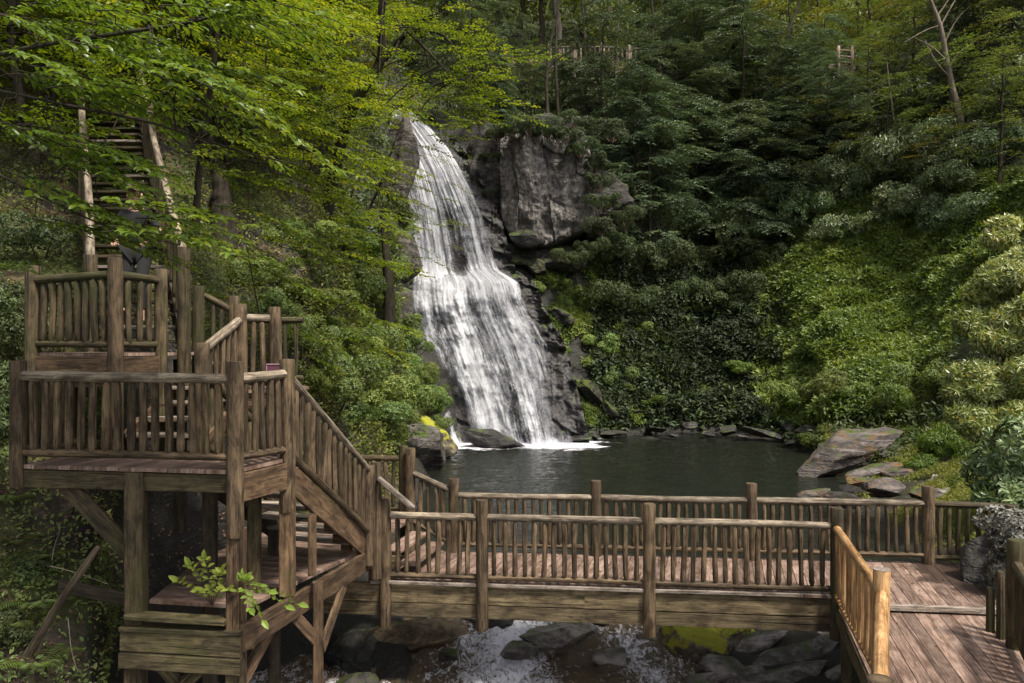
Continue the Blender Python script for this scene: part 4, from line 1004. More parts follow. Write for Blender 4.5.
def wtree(H, R, base, nl, leaf, seed, sprays=5, lean=(0,0), droop=.18, flat=True, dens=1., r0=None, lw=.6, sl=1.5, forks=0, nt=7):
    """broadleaf tree with limbs and layered sprays; returns crown mesh data + trunk paths"""
    global rng; old=rng; rng=np.random.default_rng(seed)
    lv=LV(); wd=[]; r0=r0 or H*.014
    top=np.array([lean[0],lean[1],H]); tr=curve((0,0,-.6),top,(lean[0]*-.3+rng.normal()*.2,rng.normal()*.2,0),12,.05*H/10)
    trunk=[(tr,np.linspace(r0,r0*.25,12))]; tw=[]
    for i in range(nl):
        t=base+(1-base)*(i+.5)/nl; j=t*11; a=int(j); o=tr[a]*(1-(j-a))+tr[min(a+1,11)]*(j-a)
        az=i*2.4+rng.uniform(-.4,.4); sh=math.sin(PI*min(1,(t-base)/(1-base)*.75+.22)); L=R*sh*rng.uniform(.7,1.15)
        e=o+np.array([math.cos(az)*L,math.sin(az)*L,L*rng.uniform(.0,.5)*(1.2-t)])
        lb=curve(o,e,(0,0,L*.12),8,.04*L); trunk.append((lb,np.linspace(r0*.38*(1.2-t),.012,8)))
        for q in range(sprays):
            u=.25+.75*(q+rng.uniform(0,1))/sprays; j=u*7; a=min(int(j),6); b=lb[a]*(1-(j-a))+lb[a+1]*(j-a)
            ang=az+rng.uniform(-1.2,1.2) if u<.9 else az+rng.uniform(-.3,.3)
            spray(lv,tw,b,(math.cos(ang),math.sin(ang),rng.uniform(-.15,.25)),sl*rng.uniform(.7,1.2),leaf,droop=droop,dens=dens,lw=lw,nt=nt)
    rng=old
    return lv, trunk, tw
def hemlock(H, R, seed, base=.10, nb=120, need=.24):
    global rng; old=rng; rng=np.random.default_rng(seed)
    lv=LV(); tr=curve((0,0,-.8),(rng.normal()*.2,rng.normal()*.2,H),(rng.normal()*.15,0,0),12,.03)
    trunk=[(tr,np.linspace(H*.013,.02,12))]
    for i in range(nb):
        t=base+(1-base)*((i+.5)/nb)**1.05; j=t*11; a=min(int(j),10); o=tr[a]*(1-(j-a))+tr[a+1]*(j-a)
        az=i*2.39996+rng.uniform(-.3,.3); L=R*(1-(t-base)/(1-base))**.7*rng.uniform(.4,1.2)+.25
        d=np.array([math.cos(az),math.sin(az),0]); side=np.array([-d[1],d[0],0])
        up0=rng.uniform(-.15,.35); dr=rng.uniform(.2,.55)
        k=7; ts=np.linspace(0,1,k)[:,None]; lb=o+d*L*ts+np.array([0,0,1.])*(up0*L*ts-dr*L*ts**2)
        trunk.append((lb,np.linspace(.035*(1.15-t)+.008,.005,k)))
        m=max(5,int(L/.13))
        for q in range(m):
            u=.15+.85*(q+rng.uniform(0,.8))/m; b=o+d*L*u+np.array([0,0,1.])*(up0*L*u-dr*L*u*u)
            for sg in (-1,1):
                tl=L*.42*(1.1-u)*rng.uniform(.7,1.2)+.22; td=unit(d*.85+side*sg*rng.uniform(.5,.9)+np.array([0,0,rng.uniform(-.35,.0)]))
                w=max(3,int(tl/.075)); uu=(np.arange(w)+.5)/w
                p=b+td*tl*uu[:,None]-np.array([0,0,1.])*.35*tl*uu[:,None]**2
                s2=unit(np.cross(td,[0,0,1.])); sgn=np.where(np.arange(w)%2,1.,-1.)[:,None]
                ld=unit(td*.8+s2*sgn*.6+np.array([0,0,-.25])+rng.normal(size=(w,3))*.12)
                sz=need*rng.uniform(.6,1.2,w)*(1-.4*uu); lv.add(p,ld,unit(np.array([0,0,1.])+rng.normal(size=(w,3))*.3),sz,sz*.42)
    rng=old
    return lv, trunk
def shrub(R, H, seed, nclump=420, leaf=.16, lw=.36, per=8, rosette=True):
    global rng; old=rng; rng=np.random.default_rng(seed)
    lv=LV(); stems=[]
    lobes=[(np.array([rng.uniform(-.85,.85)*R,rng.uniform(-.85,.85)*R,H*rng.uniform(.15,.85)]), rng.uniform(.25,.55)) for _ in range(9)]
    for l,s in lobes: stems.append((curve((0,0,-.3),l,(rng.normal()*.1,rng.normal()*.1,0),6),np.linspace(.05,.015,6)))
    li=rng.integers(0,9,nclump); dd=unit(rng.normal(size=(nclump,3))+np.array([0,0,.35])); 
    C=np.array([lobes[i][0] for i in li]); S=np.array([lobes[i][1] for i in li])
    rr=rng.uniform(.55,1.,nclump)**.6
    c=C+dd*(np.array([R,R,H*.62])[None]*S[:,None]*rr[:,None])
    c[:,2]=np.maximum(c[:,2],-.2)
    for k in range(per):
        an=2*PI*k/per+rng.uniform(0,6.28,nclump)*(0 if rosette else 1)
        t1=unit(np.cross(dd,rng.normal(size=(nclump,3)))) if k==0 or not rosette else t1
        t2=np.cross(dd,t1)
        d=t1*np.cos(an)[:,None]+t2*np.sin(an)[:,None]+dd*rng.uniform(.1,.7,(nclump,1))+rng.normal(size=(nclump,3))*.15
        d[:,2]-=.12
        sz=leaf*rng.uniform(.65,1.15,nclump); lv.add(c+rng.normal(size=(nclump,3))*leaf*.25,d,dd+rng.normal(size=(nclump,3))*.3,sz,sz*lw)
    rng=old; return lv, stems

COUNT = {}
def plant(kind, protos, i, pos, s, rz, label, cat, group=None, tilt=(0,0), parts=('trunk','crown')):
    """protos: list of (trunkmesh, crownmesh); one thing with its own trunk and crown"""
    tm, cm = protos[i % len(protos)]
    e = empty(kind, pos, label, cat, group); e.rotation_euler=(tilt[0],tilt[1],rz); e.scale=((s*rng.uniform(.85,1.15),s*rng.uniform(.85,1.15),s*rng.uniform(.85,1.35)) if np.isscalar(s) else s)
    for nm, me in zip(parts,(tm,cm)):
        if me is None: continue
        o = bpy.data.objects.new(nm, me); COL.objects.link(o); o.parent = e
    return e

def mk_tree(leafm, bark, *a, twig=True, **k):
    lv,tr,tw = wtree(*a, **k); 
    return tubes('trunk', tr+(tw if twig else []), bark, 6 if twig else 7), lv.mesh('crown', leafm)
def mk_hem(*a, **k):
    lv,tr = hemlock(*a, **k); return tubes('trunk', tr, B_DARK, 6), lv.mesh('crown', L_HEM)
def mk_shr(leafm, *a, **k):
    lv,st_ = shrub(*a, **k); return tubes('stem', st_, B_BROWN, 5), lv.mesh('foliage', leafm)

HEMS = [mk_hem(15,3.6,1), mk_hem(13,3.4,2,base=.05), mk_hem(17,3.2,3,base=.35,nb=70)]
OPEN = [mk_tree(L_MID,B_DARK,17,3.8,.30,20,.21,11,sprays=7,sl=2.1,dens=.9,nt=7), mk_tree(L_MID,B_GREY,19,3.6,.36,18,.21,12,sprays=7,sl=2.1,dens=.9,nt=7)]
BROAD = [mk_tree(L_MID,B_DARK,11,4.0,.18,20,.17,13,sprays=6,sl=1.9,nt=6), mk_tree(L_YEL,B_DARK,10,3.8,.2,18,.17,14,sprays=6,sl=1.9,nt=6)]
MAPLE = [mk_tree(L_MAPLE,B_DARK,8.5,3.0,.16,22,.15,15,sprays=7,sl=1.6,nt=8), mk_tree(L_BRIGHT,B_DARK,7.5,2.8,.15,20,.15,16,sprays=7,sl=1.6,nt=8)]
RHOD = [mk_shr(L_RHO,2.1,2.6,21,nclump=1300,leaf=.20), mk_shr(L_RHO,1.9,2.2,22,nclump=1200,leaf=.19)]
BUSH = [mk_shr(L_VINE,1.6,1.5,23,nclump=1500,leaf=.13,lw=.5,per=6,rosette=False), mk_shr(L_MID,1.7,1.9,24,nclump=1500,leaf=.14,lw=.5,per=6,rosette=False)]
BUSH2 = [mk_shr(L_MAPLE2,1.7,1.5,27,nclump=1300,leaf=.15,lw=.5,per=6,rosette=False)]
LIME = [mk_shr(leafmat('lime_leaf',(.045,.08,.012),(.095,.15,.02),(.19,.24,.035),rough=.5,trans=.35),1.2,.8,25,nclump=1500,leaf=.10,lw=.5,per=6,rosette=False)]
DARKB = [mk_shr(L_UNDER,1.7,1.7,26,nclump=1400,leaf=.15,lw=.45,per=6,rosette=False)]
def mk_layer(seed,H,R):
    lv,tr,tw = wtree(H,R,.08,26,.22,seed,sprays=8,droop=.38,dens=1.5,lw=.34,sl=1.9,nt=9); return tubes('trunk', tr+tw, B_DARK, 5), lv.mesh('crown', L_HEM)
LAY = [mk_layer(41,10,4.2), mk_layer(42,9,4.4), mk_layer(43,12,4.0)]
print('protos done')

def row(kind, protos, items, fmt, cat, group, parts=('trunk','crown'), sink=.2, order=None):
    items = sorted(items)
    for i,it in enumerate(items):
        px,py,s = it[:3]; ylim = it[3] if len(it)>3 else (0,1e9)
        p,n = near_vert(px,py,*ylim)
        plant(kind, protos, i+len(fmt), p-[0,0,sink], s, rng.uniform(0,6.28), fmt.format(ords[i]), cat, group, (rng.uniform(-.05,.05),rng.uniform(-.05,.05)), parts)

# tall thin woodland trees behind the high boardwalk and over the ridge
row('woodland_tree', OPEN, [(x+rng.uniform(-6,6), 52+rng.uniform(-8,14), rng.uniform(.8,1.1), (46,90)) for x in range(430,720,22)], '{} thin trunked tree from the left on the ridge around the high boardwalk','tree','thin trees on the ridge')
row('woodland_tree', OPEN, [(x+rng.uniform(-9,9), 5+rng.uniform(-12,10), rng.uniform(.8,1.2), (55,100)) for x in range(380,1100,48)], '{} tree from the left in the far row at the top of the gorge','tree','trees of the far row')
# hemlocks
row('hemlock_tree', LAY, [(604,165,.75),(640,215,.85),(672,180,.9),(700,240,.85),(735,200,.9),(752,262,.75),(650,262,.6),(775,225,.8)], '{} hemlock from the left on the dark slope right of the grey cliff block','tree','hemlocks right of the cliff')
row('hemlock_tree', LAY+HEMS[:1], [(498,120,.3),(532,114,.28),(566,116,.28),(600,118,.3),(640,128,.4),(690,130,.85),(735,135,.85),(678,100,.8),(710,85,.9)], '{} smaller hemlock from the left along the top of the cliff','tree','hemlocks along the cliff top')
row('hemlock_tree', LAY, [(470,130,.55),(448,85,.7),(500,88,.55)], '{} hemlock from the left beside the lip of the falls','tree','hemlocks by the lip of the falls')
row('hemlock_tree', LAY, [(820,170,.7),(770,150,.75),(990,105,.9),(1040,80,1.),(860,150,.6)], '{} hemlock from the left among the rhododendrons of the right slope','tree','hemlocks of the right slope')
# broadleaf trees upper right
row('broadleaf_tree', BROAD, [(740,70,.8),(790,85,.85),(860,45,.8),(930,40,.85),(990,40,.9),(1060,70,1.),(720,95,.7),(765,60,.8),(880,80,.7),(845,95,.6),(960,75,.8),(1010,70,.9),(815,60,.75),(915,95,.6),(705,60,.8),(830,20,.8),(900,15,.8),(970,5,.9)], '{} broadleaf tree from the left high on the right slope','tree','broadleaf trees of the upper right slope')
row('small_tree', BROAD, [(x+rng.uniform(-14,14), y+rng.uniform(-12,12), rng.uniform(.42,.68)) for y in (118,160,205) for x in range(760,1040,62)], '{} small broadleaf tree from the left standing among the rhododendrons','tree','small trees among the rhododendrons')
# rhododendrons
rh = [(x+rng.uniform(-10,10), y+rng.uniform(-7,7), rng.uniform(.75,1.15)) for y in (100,132,165,200,232) for x in range(700 if y>120 else 740,1040,34) if not (y>195 and x>1000)]
for r_,yy_ in enumerate((100,132,165,200,232)):
    row('rhododendron', RHOD, [(t[0],t[1]+rng.uniform(-11,11),t[2]) for t in rh if abs(t[1]-yy_)<8], '{} rhododendron from the left in the '+['topmost','second','third','fourth','lowest'][r_]+' band of the right slope','shrub','rhododendrons of the right slope',('stem','foliage'),.5)
row('rhododendron', RHOD, [(x+rng.uniform(-6,6), y+rng.uniform(-5,5), rng.uniform(.5,.85)) for y in (150,) for x in range(610,705,26)], '{} rhododendron from the left between the hemlocks on the dark slope','shrub','rhododendrons on the dark slope',('stem','foliage'),.5)
row('dark_shrub', DARKB, [(x+rng.uniform(-8,8), y+rng.uniform(-6,6), rng.uniform(.8,1.1)) for y in (262,) for x in range(600,800,30)], '{} dark shrub from the left hanging over the shaded hollow','shrub','dark shrubs over the hollow',('stem','foliage'),.6)
row('dark_shrub', DARKB, [(x+rng.uniform(-8,8), y+rng.uniform(-6,6), rng.uniform(.8,1.1)) for y in (300,) for x in range(600,790,32)], '{} dark shrub from the left inside the shaded hollow','shrub','dark shrubs in the hollow',('stem','foliage'),.6)
row('green_shrub', BUSH, [(548,285,.6),(572,300,.55),(598,345,.6),(612,380,.5),(588,262,.7),(628,330,.6),(560,262,.6)], '{} green shrub from the left on the mossy rock spur right of the falls','shrub','green shrubs on the rock spur',('stem','foliage'),.5)
row('lime_shrub', LIME, [(575,385,.6),(590,405,.6),(568,350,.5),(600,360,.6),(622,385,.5),(645,398,.6),(702,388,.6),(745,404,.7),(765,388,1.),(750,368,.8),(800,400,.7)], '{} lime green clump from the left above the far shore','shrub','lime green clumps above the far shore',('stem','foliage'),.3)
row('vine_shrub', BUSH, [(x+rng.uniform(-8,8), y+rng.uniform(-8,8), rng.uniform(.7,1.1)) for y in (395,) for x in range(800,960,30)], '{} leafy bush from the left at the foot of the vine covered bank','shrub','bushes at the foot of the bank',('stem','foliage'),.5)
row('lime_shrub', LIME, [(905,435,.8),(935,470,.7),(952,455,.9),(838,440,.5),(820,438,.5),(962,490,.7)], '{} low yellow green clump from the left on the right shore','shrub','yellow green clumps on the shore',('stem','foliage'),.25)
# left hillside
for i,(x,y,Y_,s_) in enumerate(((404,318,32.2,.45),(412,350,31.2,.5),(421,378,30.6,.5),(430,404,30.2,.5),(400,372,30.2,.55),(437,428,29.8,.4),(408,265,34.6,.4),(402,215,36.2,.4),(396,165,37.6,.45),(393,235,35,.5))):
    plant('ledge_shrub',BUSH,i,P(x,y+8,Y_),s_,rng.uniform(0,6.28),['shrub at the upper left edge of the lower falls','shrub halfway down the left edge of the lower falls','leafy shrub overhanging the left edge of the lower falls','leafy shrub just above the pool at the left edge of the falls','shrub on the dark wall a little left of the lower falls','lowest shrub at the left foot of the falls','shrub on the left edge where the two tiers meet','shrub at the left edge of the upper falls','shrub beside the lip at the left edge of the falls','shrub on the wall left of the middle of the upper falls'][i],'shrub','shrubs at the left edge of the falls',parts=('stem','foliage'))
for i,(x,y,Y_,s_) in enumerate(sorted([(498,130,37.0,.42),(512,126,36.8,.42),(530,124,36.8,.42),(548,126,36.8,.42),(566,132,36.7,.46),(582,146,36.6,.5),(594,160,37.2,.42),(600,180,37,.42),(603,200,36.2,.5),(601,224,36.1,.5),(592,246,36.0,.45),(578,256,36.0,.38),(490,150,38,.28),(578,118,38,.5),(612,130,38,.6),(489,185,38,.18),(565,252,36.9,.3),(625,215,37.5,.5)])):
    plant('cliff_shrub',DARKB,i,P(x,y+10,Y_),s_,rng.uniform(0,6.28),ords[i]+' dark shrub from the left around the edges of the grey cliff block','shrub','shrubs around the cliff block',parts=('stem','foliage'))
row('bright_tree', MAPLE, [(225,165,.7),(320,190,.85),(215,175,.8),(280,130,.9),(345,110,.9),(160,110,.9)], '{} bright leaved tree from the left on the slope above the stairs','tree','bright leaved trees of the left slope')
row('bright_tree', MAPLE, [(60,120,.8),(20,150,.8),(-40,190,.8),(100,60,.9),(230,55,1.),(330,40,1.),(400,60,.8)], '{} tree from the left in the upper band of the left slope','tree','upper trees of the left slope')
row('bright_tree', BROAD, [(-60,40,1.),(40,10,1.),(140,-10,1.),(250,-25,1.),(350,-20,1.)], '{} tree from the left along the skyline of the left slope','tree','skyline trees of the left slope')
row('green_shrub', BUSH, [(330,395,.7),(372,400,.85),(402,402,.8),(430,405,.55),(350,425,.6),(392,430,.6),(345,360,.6),(375,350,.6)], '{} leafy shrub from the left between the stairs and the foot of the falls','shrub','shrubs left of the falls',('stem','foliage'),.4)
row('green_shrub', BUSH, [(345,300,.6),(385,310,.55),(395,270,.5),(365,250,.7),(340,230,.6),(385,210,.6),(400,330,.5),(398,190,.5),(405,230,.4),(408,285,.4),(392,150,.5),(396,120,.5),(425,370,.35),(432,392,.35),(380,280,.5),(378,235,.55)], '{} shrub from the left on the rocky wall left of the falls','shrub','shrubs on the wall left of the falls',('stem','foliage'),.4)
row('leafy_bush', BUSH2, [(330,330,.5),(352,280,.5),(300,290,.45),(362,330,.55),(325,250,.5),(285,330,.4),(270,260,.45),(340,375,.5),(310,375,.4),(372,295,.45)], '{} bright leafy bush from the left covering the bank between stairs and falls','shrub','bright bushes on the bank',('stem','foliage'),.3)
row('green_shrub', BUSH, [(300,350,.45),(270,310,.4),(310,310,.5),(290,240,.5),(240,275,.4)], '{} small shrub from the left on the leaf covered slope behind the stairs','shrub','small shrubs behind the stairs',('stem','foliage'),.3)
row('dark_shrub', DARKB, [(14,345,.4),(-20,330,.5),(40,320,.4),(-15,420,.4),(12,385,.35)], '{} dark shrub from the left on the bare bank behind the platform end post','shrub','dark shrubs behind the platform end post',('stem','foliage'),.3)
row('dark_shrub', DARKB, [(-20,470,.35),(5,560,.3),(-30,380,.5),(10,300,.5),(40,250,.5),(-15,620,.3)], '{} dark shrub from the left beside the platform at the picture edge','shrub','dark shrubs beside the platform',('stem','foliage'),.3)

# the dark curved tree with bright leaves left of the lip of the falls
def custom_tree(name, paths, bark, lvm, label, base, n=9):
    e = empty(name, base, label, 'tree')
    me = tubes('trunk', [(np.array(p)-np.array(base), r) for p,r in paths], bark, n); link('trunk', me, e, base)
    if lvm is not None:
        me2 = lvm; link('crown', me2, e, base)
    return e
def smooth_path(pts, k=18):
    pts=np.array(pts,float); t=np.linspace(0,1,len(pts)); tt=np.linspace(0,1,k)
    q=np.stack([np.interp(tt,t,pts[:,i]) for i in range(3)],1)
    for _ in range(2): q[1:-1]=(q[:-2]+2*q[1:-1]+q[2:])/4
    return q
Yt=21.
b0 = near_vert(325,215,16,30)[0]-np.array([0,0,.2])
tr1 = smooth_path([b0,P(346,118,22),P(357,96,Yt),P(373,74,Yt),P(384,60,Yt),P(381,40,Yt-.3),P(380,20,Yt-.5),P(384,-15,Yt-.5),P(390,-60,Yt-.6)])
tr2 = smooth_path([P(384,60,Yt),P(396,42,Yt),P(408,32,20.6),P(424,27,20.3),P(445,36,20)],10)
tr3 = smooth_path([P(408,32,20.6),P(428,50,20),P(447,72,19.6),P(462,86,19.4)],8)
lv=LV(); tw=[]
paths=[(tr1,np.linspace(.19,.07,18)),(tr2,np.linspace(.09,.03,10)),(tr3,np.linspace(.045,.015,8))]
for (cx_,cy_,n_) in ((350,25,9),(400,15,9),(440,30,9),(465,55,9),(440,75,10),(475,85,7),(420,95,9),(450,110,8),(385,110,8),(345,80,8),(470,120,5),(430,140,5),(370,150,6),(340,130,7),(490,95,3),(400,60,5)):
    for _ in range(n_):
        o=P(cx_+rng.normal()*14, cy_+rng.normal()*11, Yt-rng.uniform(.3,2.4)); a=rng.uniform(-.9,.9)
        spray(lv,tw,o,(math.cos(a),math.sin(a)-.3,rng.uniform(-.1,.25)),rng.uniform(.6,1.1),.105,droop=.25,nt=7)
for q in range(16):
    src=[tr1,tr2,tr3][q%3]; a=src[rng.integers(3,len(src))]; b=P(rng.uniform(345,480),rng.uniform(10,130),Yt-rng.uniform(.3,2)); tw.append((curve(a,b,(0,0,.2),6),np.linspace(.03,.008,6)))
custom_tree('maple_tree', paths+tw, B_DARK, None, 'dark curved maple with bright green leaves beside the lip of the falls', b0)
e_ = [o for o in COL.objects if o.name.startswith('maple_tree')][0]
link('crown', fast_mesh('crown', *(lambda V,Fx:(V-b0,Fx))(*leaf_quads(*[np.concatenate(x) for x in (lv.p,lv.d,lv.n,lv.L,lv.W)])), attrs={'lv':np.repeat(np.concatenate(lv.lv),4)}, mats=[L_MAPLE]), e_, b0)
# branches hanging in front of the falls and thin left stem
lv=LV(); tw=[]; bb=P(392,170,27)
stem=smooth_path([P(366,215,27),P(378,190,27),P(392,150,26.5),P(405,112,26.3)],10)
for (x,y,n_) in ((395,170,4),(420,165,3),(430,190,3),(440,225,3),(410,215,4),(450,190,2),(385,200,4),(405,240,4),(425,255,2),(450,240,1),(380,235,5),(375,170,4)):
    for _ in range(n_):
        spray(lv,tw,P(x-8+rng.normal()*8,y+rng.normal()*7,25.5+rng.uniform(-1,1)),(1,rng.uniform(-.7,.5),rng.uniform(-.2,.1)),rng.uniform(.6,1.2),.10,droop=.3,nt=6,dens=.75)
for q in range(12):
    a=stem[rng.integers(1,9)]; b=P(rng.uniform(380,450),rng.uniform(150,250),25.5); tw.append((curve(a,b,(0,0,.15),6),np.linspace(.02,.006,6)))
def leaf_thing(name,label,cat,base,lv,wd,lm,bark,big=False,parts=('trunk','crown'),group=None):
    e=empty(name,base,label,cat,group)
    link(parts[0], tubes(parts[0],[(np.array(p)-base,r) for p,r in wd],bark,5), e, base)
    lv.p=[p-base for p in lv.p]
    link(parts[1], lv.mesh(parts[1],lm,big=big), e, base); return e
leaf_thing('sapling','slender sapling whose thin leafy branches reach across the upper falls','sapling',P(366,215,27),lv,[(stem,np.linspace(.06,.02,10))]+tw,L_BRIGHT,B_DARK)

# near beech branches filling the upper left
def near_branch(label, base, limb, tips, leaf, seed, lm=L_BRIGHT, r=.03, cat='tree', name='beech_tree', extra=None, sl=(.7,1.3), droop=.22):
    global rng; old=rng; rng=np.random.default_rng(seed)
    lv=LV(); tw=[]; paths=[]
    for lp,rr in limb: paths.append((smooth_path(lp,16), np.linspace(rr,rr*.3,16)))
    for (x,y,Y,n_,dx,dz) in tips:
        n_=max(1,int(round(n_*.68)))
        for _ in range(n_):
            o=P(x+rng.normal()*16,y+rng.normal()*10,Y+rng.normal()*.35)
            spray(lv,tw,o,(dx+rng.normal()*.25,rng.normal()*.45,dz+rng.normal()*.12),rng.uniform(*sl),leaf,droop=droop,nt=10,lw=.56,width=.42,dens=1.15)
            allp=np.concatenate([q[0] for q in paths]); k=np.argmin(np.linalg.norm(allp-o,axis=1))
            if np.linalg.norm(allp[k]-o)<.8: tw.append((curve(allp[k],o,(0,0,.05),5,.02),np.linspace(.007,.004,5)))
    leaf_thing(name,label,cat,np.array(base,float),lv,paths+tw,lm,B_DARK,True); rng=old
tb=np.array([-7.4,7.6,1.8])
near_branch('large leaved beech whose long branches hang across the top left corner', tb,
  [([tb,(-7.3,7.5,4.5),(-7.0,7.3,7.5),(-6.8,7.2,10)],.17),
   ([(-7.1,7.4,6.6),P(-60,70,7.1),P(40,44,6.8),P(130,32,6.6),P(200,22,6.5),P(260,0,6.6)],.03),
   ([(-7.2,7.5,5.6),P(-60,75,7.2),P(60,105,6.9),P(150,120,6.7),P(230,150,6.6),P(300,165,6.6)],.02),
   ([(-7.25,7.5,4.8),P(-50,150,7.2),P(30,190,7.),P(110,230,6.8),P(180,245,6.7)],.018),
   ([(-7.0,7.3,8.2),P(-40,-30,7),P(80,-10,6.7),P(200,-20,6.6),P(300,-25,6.6)],.03)],
  [(0,20,6.9,6,1,-.1),(50,40,6.8,6,1,-.15),(95,30,6.7,6,1,-.2),(140,55,6.6,6,1,-.3),(170,80,6.6,4,1,-.3),(20,75,6.9,6,1,-.15),(70,85,6.8,6,1,-.2),(200,15,6.5,4,1,-.1),
   (0,125,7,6,1,-.15),(50,135,6.9,6,1,-.2),(110,165,6.7,3,1,-.2),(0,190,7,4,1,-.2),(60,200,6.9,3,1,-.15),(100,215,6.8,4,1,-.05),(140,215,6.8,3,1,0),(0,230,7.1,2,1,-.2),(-10,270,7.2,2,1,.1),(130,0,6.6,5,1,-.1),(40,0,6.8,5,1,-.1),(230,-5,6.5,4,1,-.1),(120,212,6.8,2,1,-.1),(150,228,6.8,2,1,-.05)], .092, 901, lm=L_BEECH)
tb2=np.array([-6.5,12.8,5.3])
gb,_n=near_vert(195,243,12,19)
near_branch('yellow green tree whose layered leaves spread above the long staircase', gb, 
  [([gb-[0,0,.3],P(196,215,(gb[1]+15)/2),P(200,150,14.8),P(215,60,14),P(225,-40,13.5)],.10),([P(255,130,13.2),P(262,85,13.2),P(268,45,13),P(272,0,13)],.035),
   ([P(200,140,14.6),P(260,100,13),P(330,60,12.5)],.03),([P(200,140,14.6),P(240,160,13),P(310,170,12.5)],.03),([P(200,100,14.4),P(120,80,13),P(90,60,12.7)],.03)],
  [(x+rng.uniform(-10,10),y+rng.uniform(-8,8),12.6+rng.uniform(-.8,1.2),3 if y<200 else 2,1 if x>190 else -.6,-.1) for y in range(0,215,26) for x in range(150,345,30) if not (x<200 and y>90)]+[(x+rng.uniform(-12,12),y+rng.uniform(-10,10),14.+rng.uniform(-.6,1.),2,1,-.1) for y in (225,255,290,325,355) for x in (235,268,300,335,365)], .10, 902, lm=L_MAPLE, sl=(.7,1.4))
near_branch('sparse sapling leaning over the leafy bank behind the stairs', P(232,300,13.5),
  [([P(285,400,13.5),P(262,330,13.3),P(250,265,13.2),P(244,230,13)],.022),([P(262,330,13.3),P(300,300,13),P(330,290,12.8)],.01)],
  [(255,250,13,3,1,-.1),(290,280,13,3,1,-.1),(320,300,13,3,1,-.1),(300,330,13,2,1,-.1),(270,320,13,2,1,0),(335,340,13,2,1,-.1),(345,260,13.4,3,1,-.1),(300,245,13.4,3,1,-.1)], .09, 903, cat='sapling', name='sapling', sl=(.4,.8))

# bright pale shrub at the right edge
def leaf_mass(name,label,cat,blobs,leaf,lm,seed,base,lw=.4,per=7,big=True,stem=True,dens=1.):
    global rng; old=rng; rng=np.random.default_rng(seed); lv=LV(); st_=[]
    for (c,r,n_) in blobs:
        c=np.array(c); r=np.array(r)
        dd=unit(rng.normal(size=(n_,3))+np.array([-.25,-.35,.3])); cc=c+dd*r*(rng.uniform(.5,1,(n_,1))**.5)
        t1=unit(np.cross(dd,rng.normal(size=(n_,3)))); t2=np.cross(dd,t1)
        for k in range(per):
            an=2*PI*k/per; d=t1*math.cos(an)+t2*math.sin(an)+dd*rng.uniform(.2,.9,(n_,1))+rng.normal(size=(n_,3))*.12; d[:,2]-=.25
            sz=leaf*rng.uniform(.6,1.15,n_); lv.add(cc,d,dd+rng.normal(size=(n_,3))*.25+np.array([0,0,.4]),sz,sz*lw)
        st_.append((curve(base,c,(0,0,.3),6),np.linspace(.03,.012,6)))
    leaf_thing(name,label,cat,np.array(base,float),lv,st_,lm,B_BROWN,big,('stem','foliage')); rng=old
blobs=[]
_r=np.random.default_rng(5)
for k in range(46):
    t=_r.random(); y=225+t*235; xl=1003-38*math.sin(min(1,max(0,(y-230)/190))*PI*.62)*1.0
    x=xl+_r.random()**1.3*(75); Y_=17-1.6*t-(x-960)/60*.8; r=_r.uniform(.22,.48); blobs.append((P(x,y,Y_),(r*1.25,r,r*.7),int(150*r*2)))
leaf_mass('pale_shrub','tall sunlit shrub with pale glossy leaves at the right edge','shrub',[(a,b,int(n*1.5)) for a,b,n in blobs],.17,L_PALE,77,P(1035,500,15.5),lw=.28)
blobs=[(P(1000,470,13.5),(.6,.6,.5),170),(P(1030,450,13),(.7,.7,.6),190),(P(1020,500,12.8),(.7,.6,.5),170),(P(1045,520,12),(.8,.6,.6),160)]
leaf_mass('dark_leaved_shrub','dark green shrub below the pale sunlit shrub at the right edge','shrub',blobs,.16,L_RHO,78,P(1035,560,13))
blobs=[(P(1018,540,10.6),(.38,.4,.45),150),(P(1012,575,10.2),(.3,.35,.4),120),(P(1030,560,10.0),(.45,.4,.6),140),(P(1000,520,11.2),(.35,.3,.2),80)]
leaf_mass('ivy_heap','grey leaved ivy heap hanging over the deck corner beside the right railing','ivy',blobs,.09,leafmat('ivy_leaf',(.03,.035,.02),(.10,.11,.08),(.30,.31,.27),rough=.5,trans=.1),79,P(1030,600,10.3),lw=.6,per=6)
rock('boulder', P(1030,590,10.7), (.75,.7,.95), 402, M_BLACK, 'dark boulder under the ivy heap beside the deck')

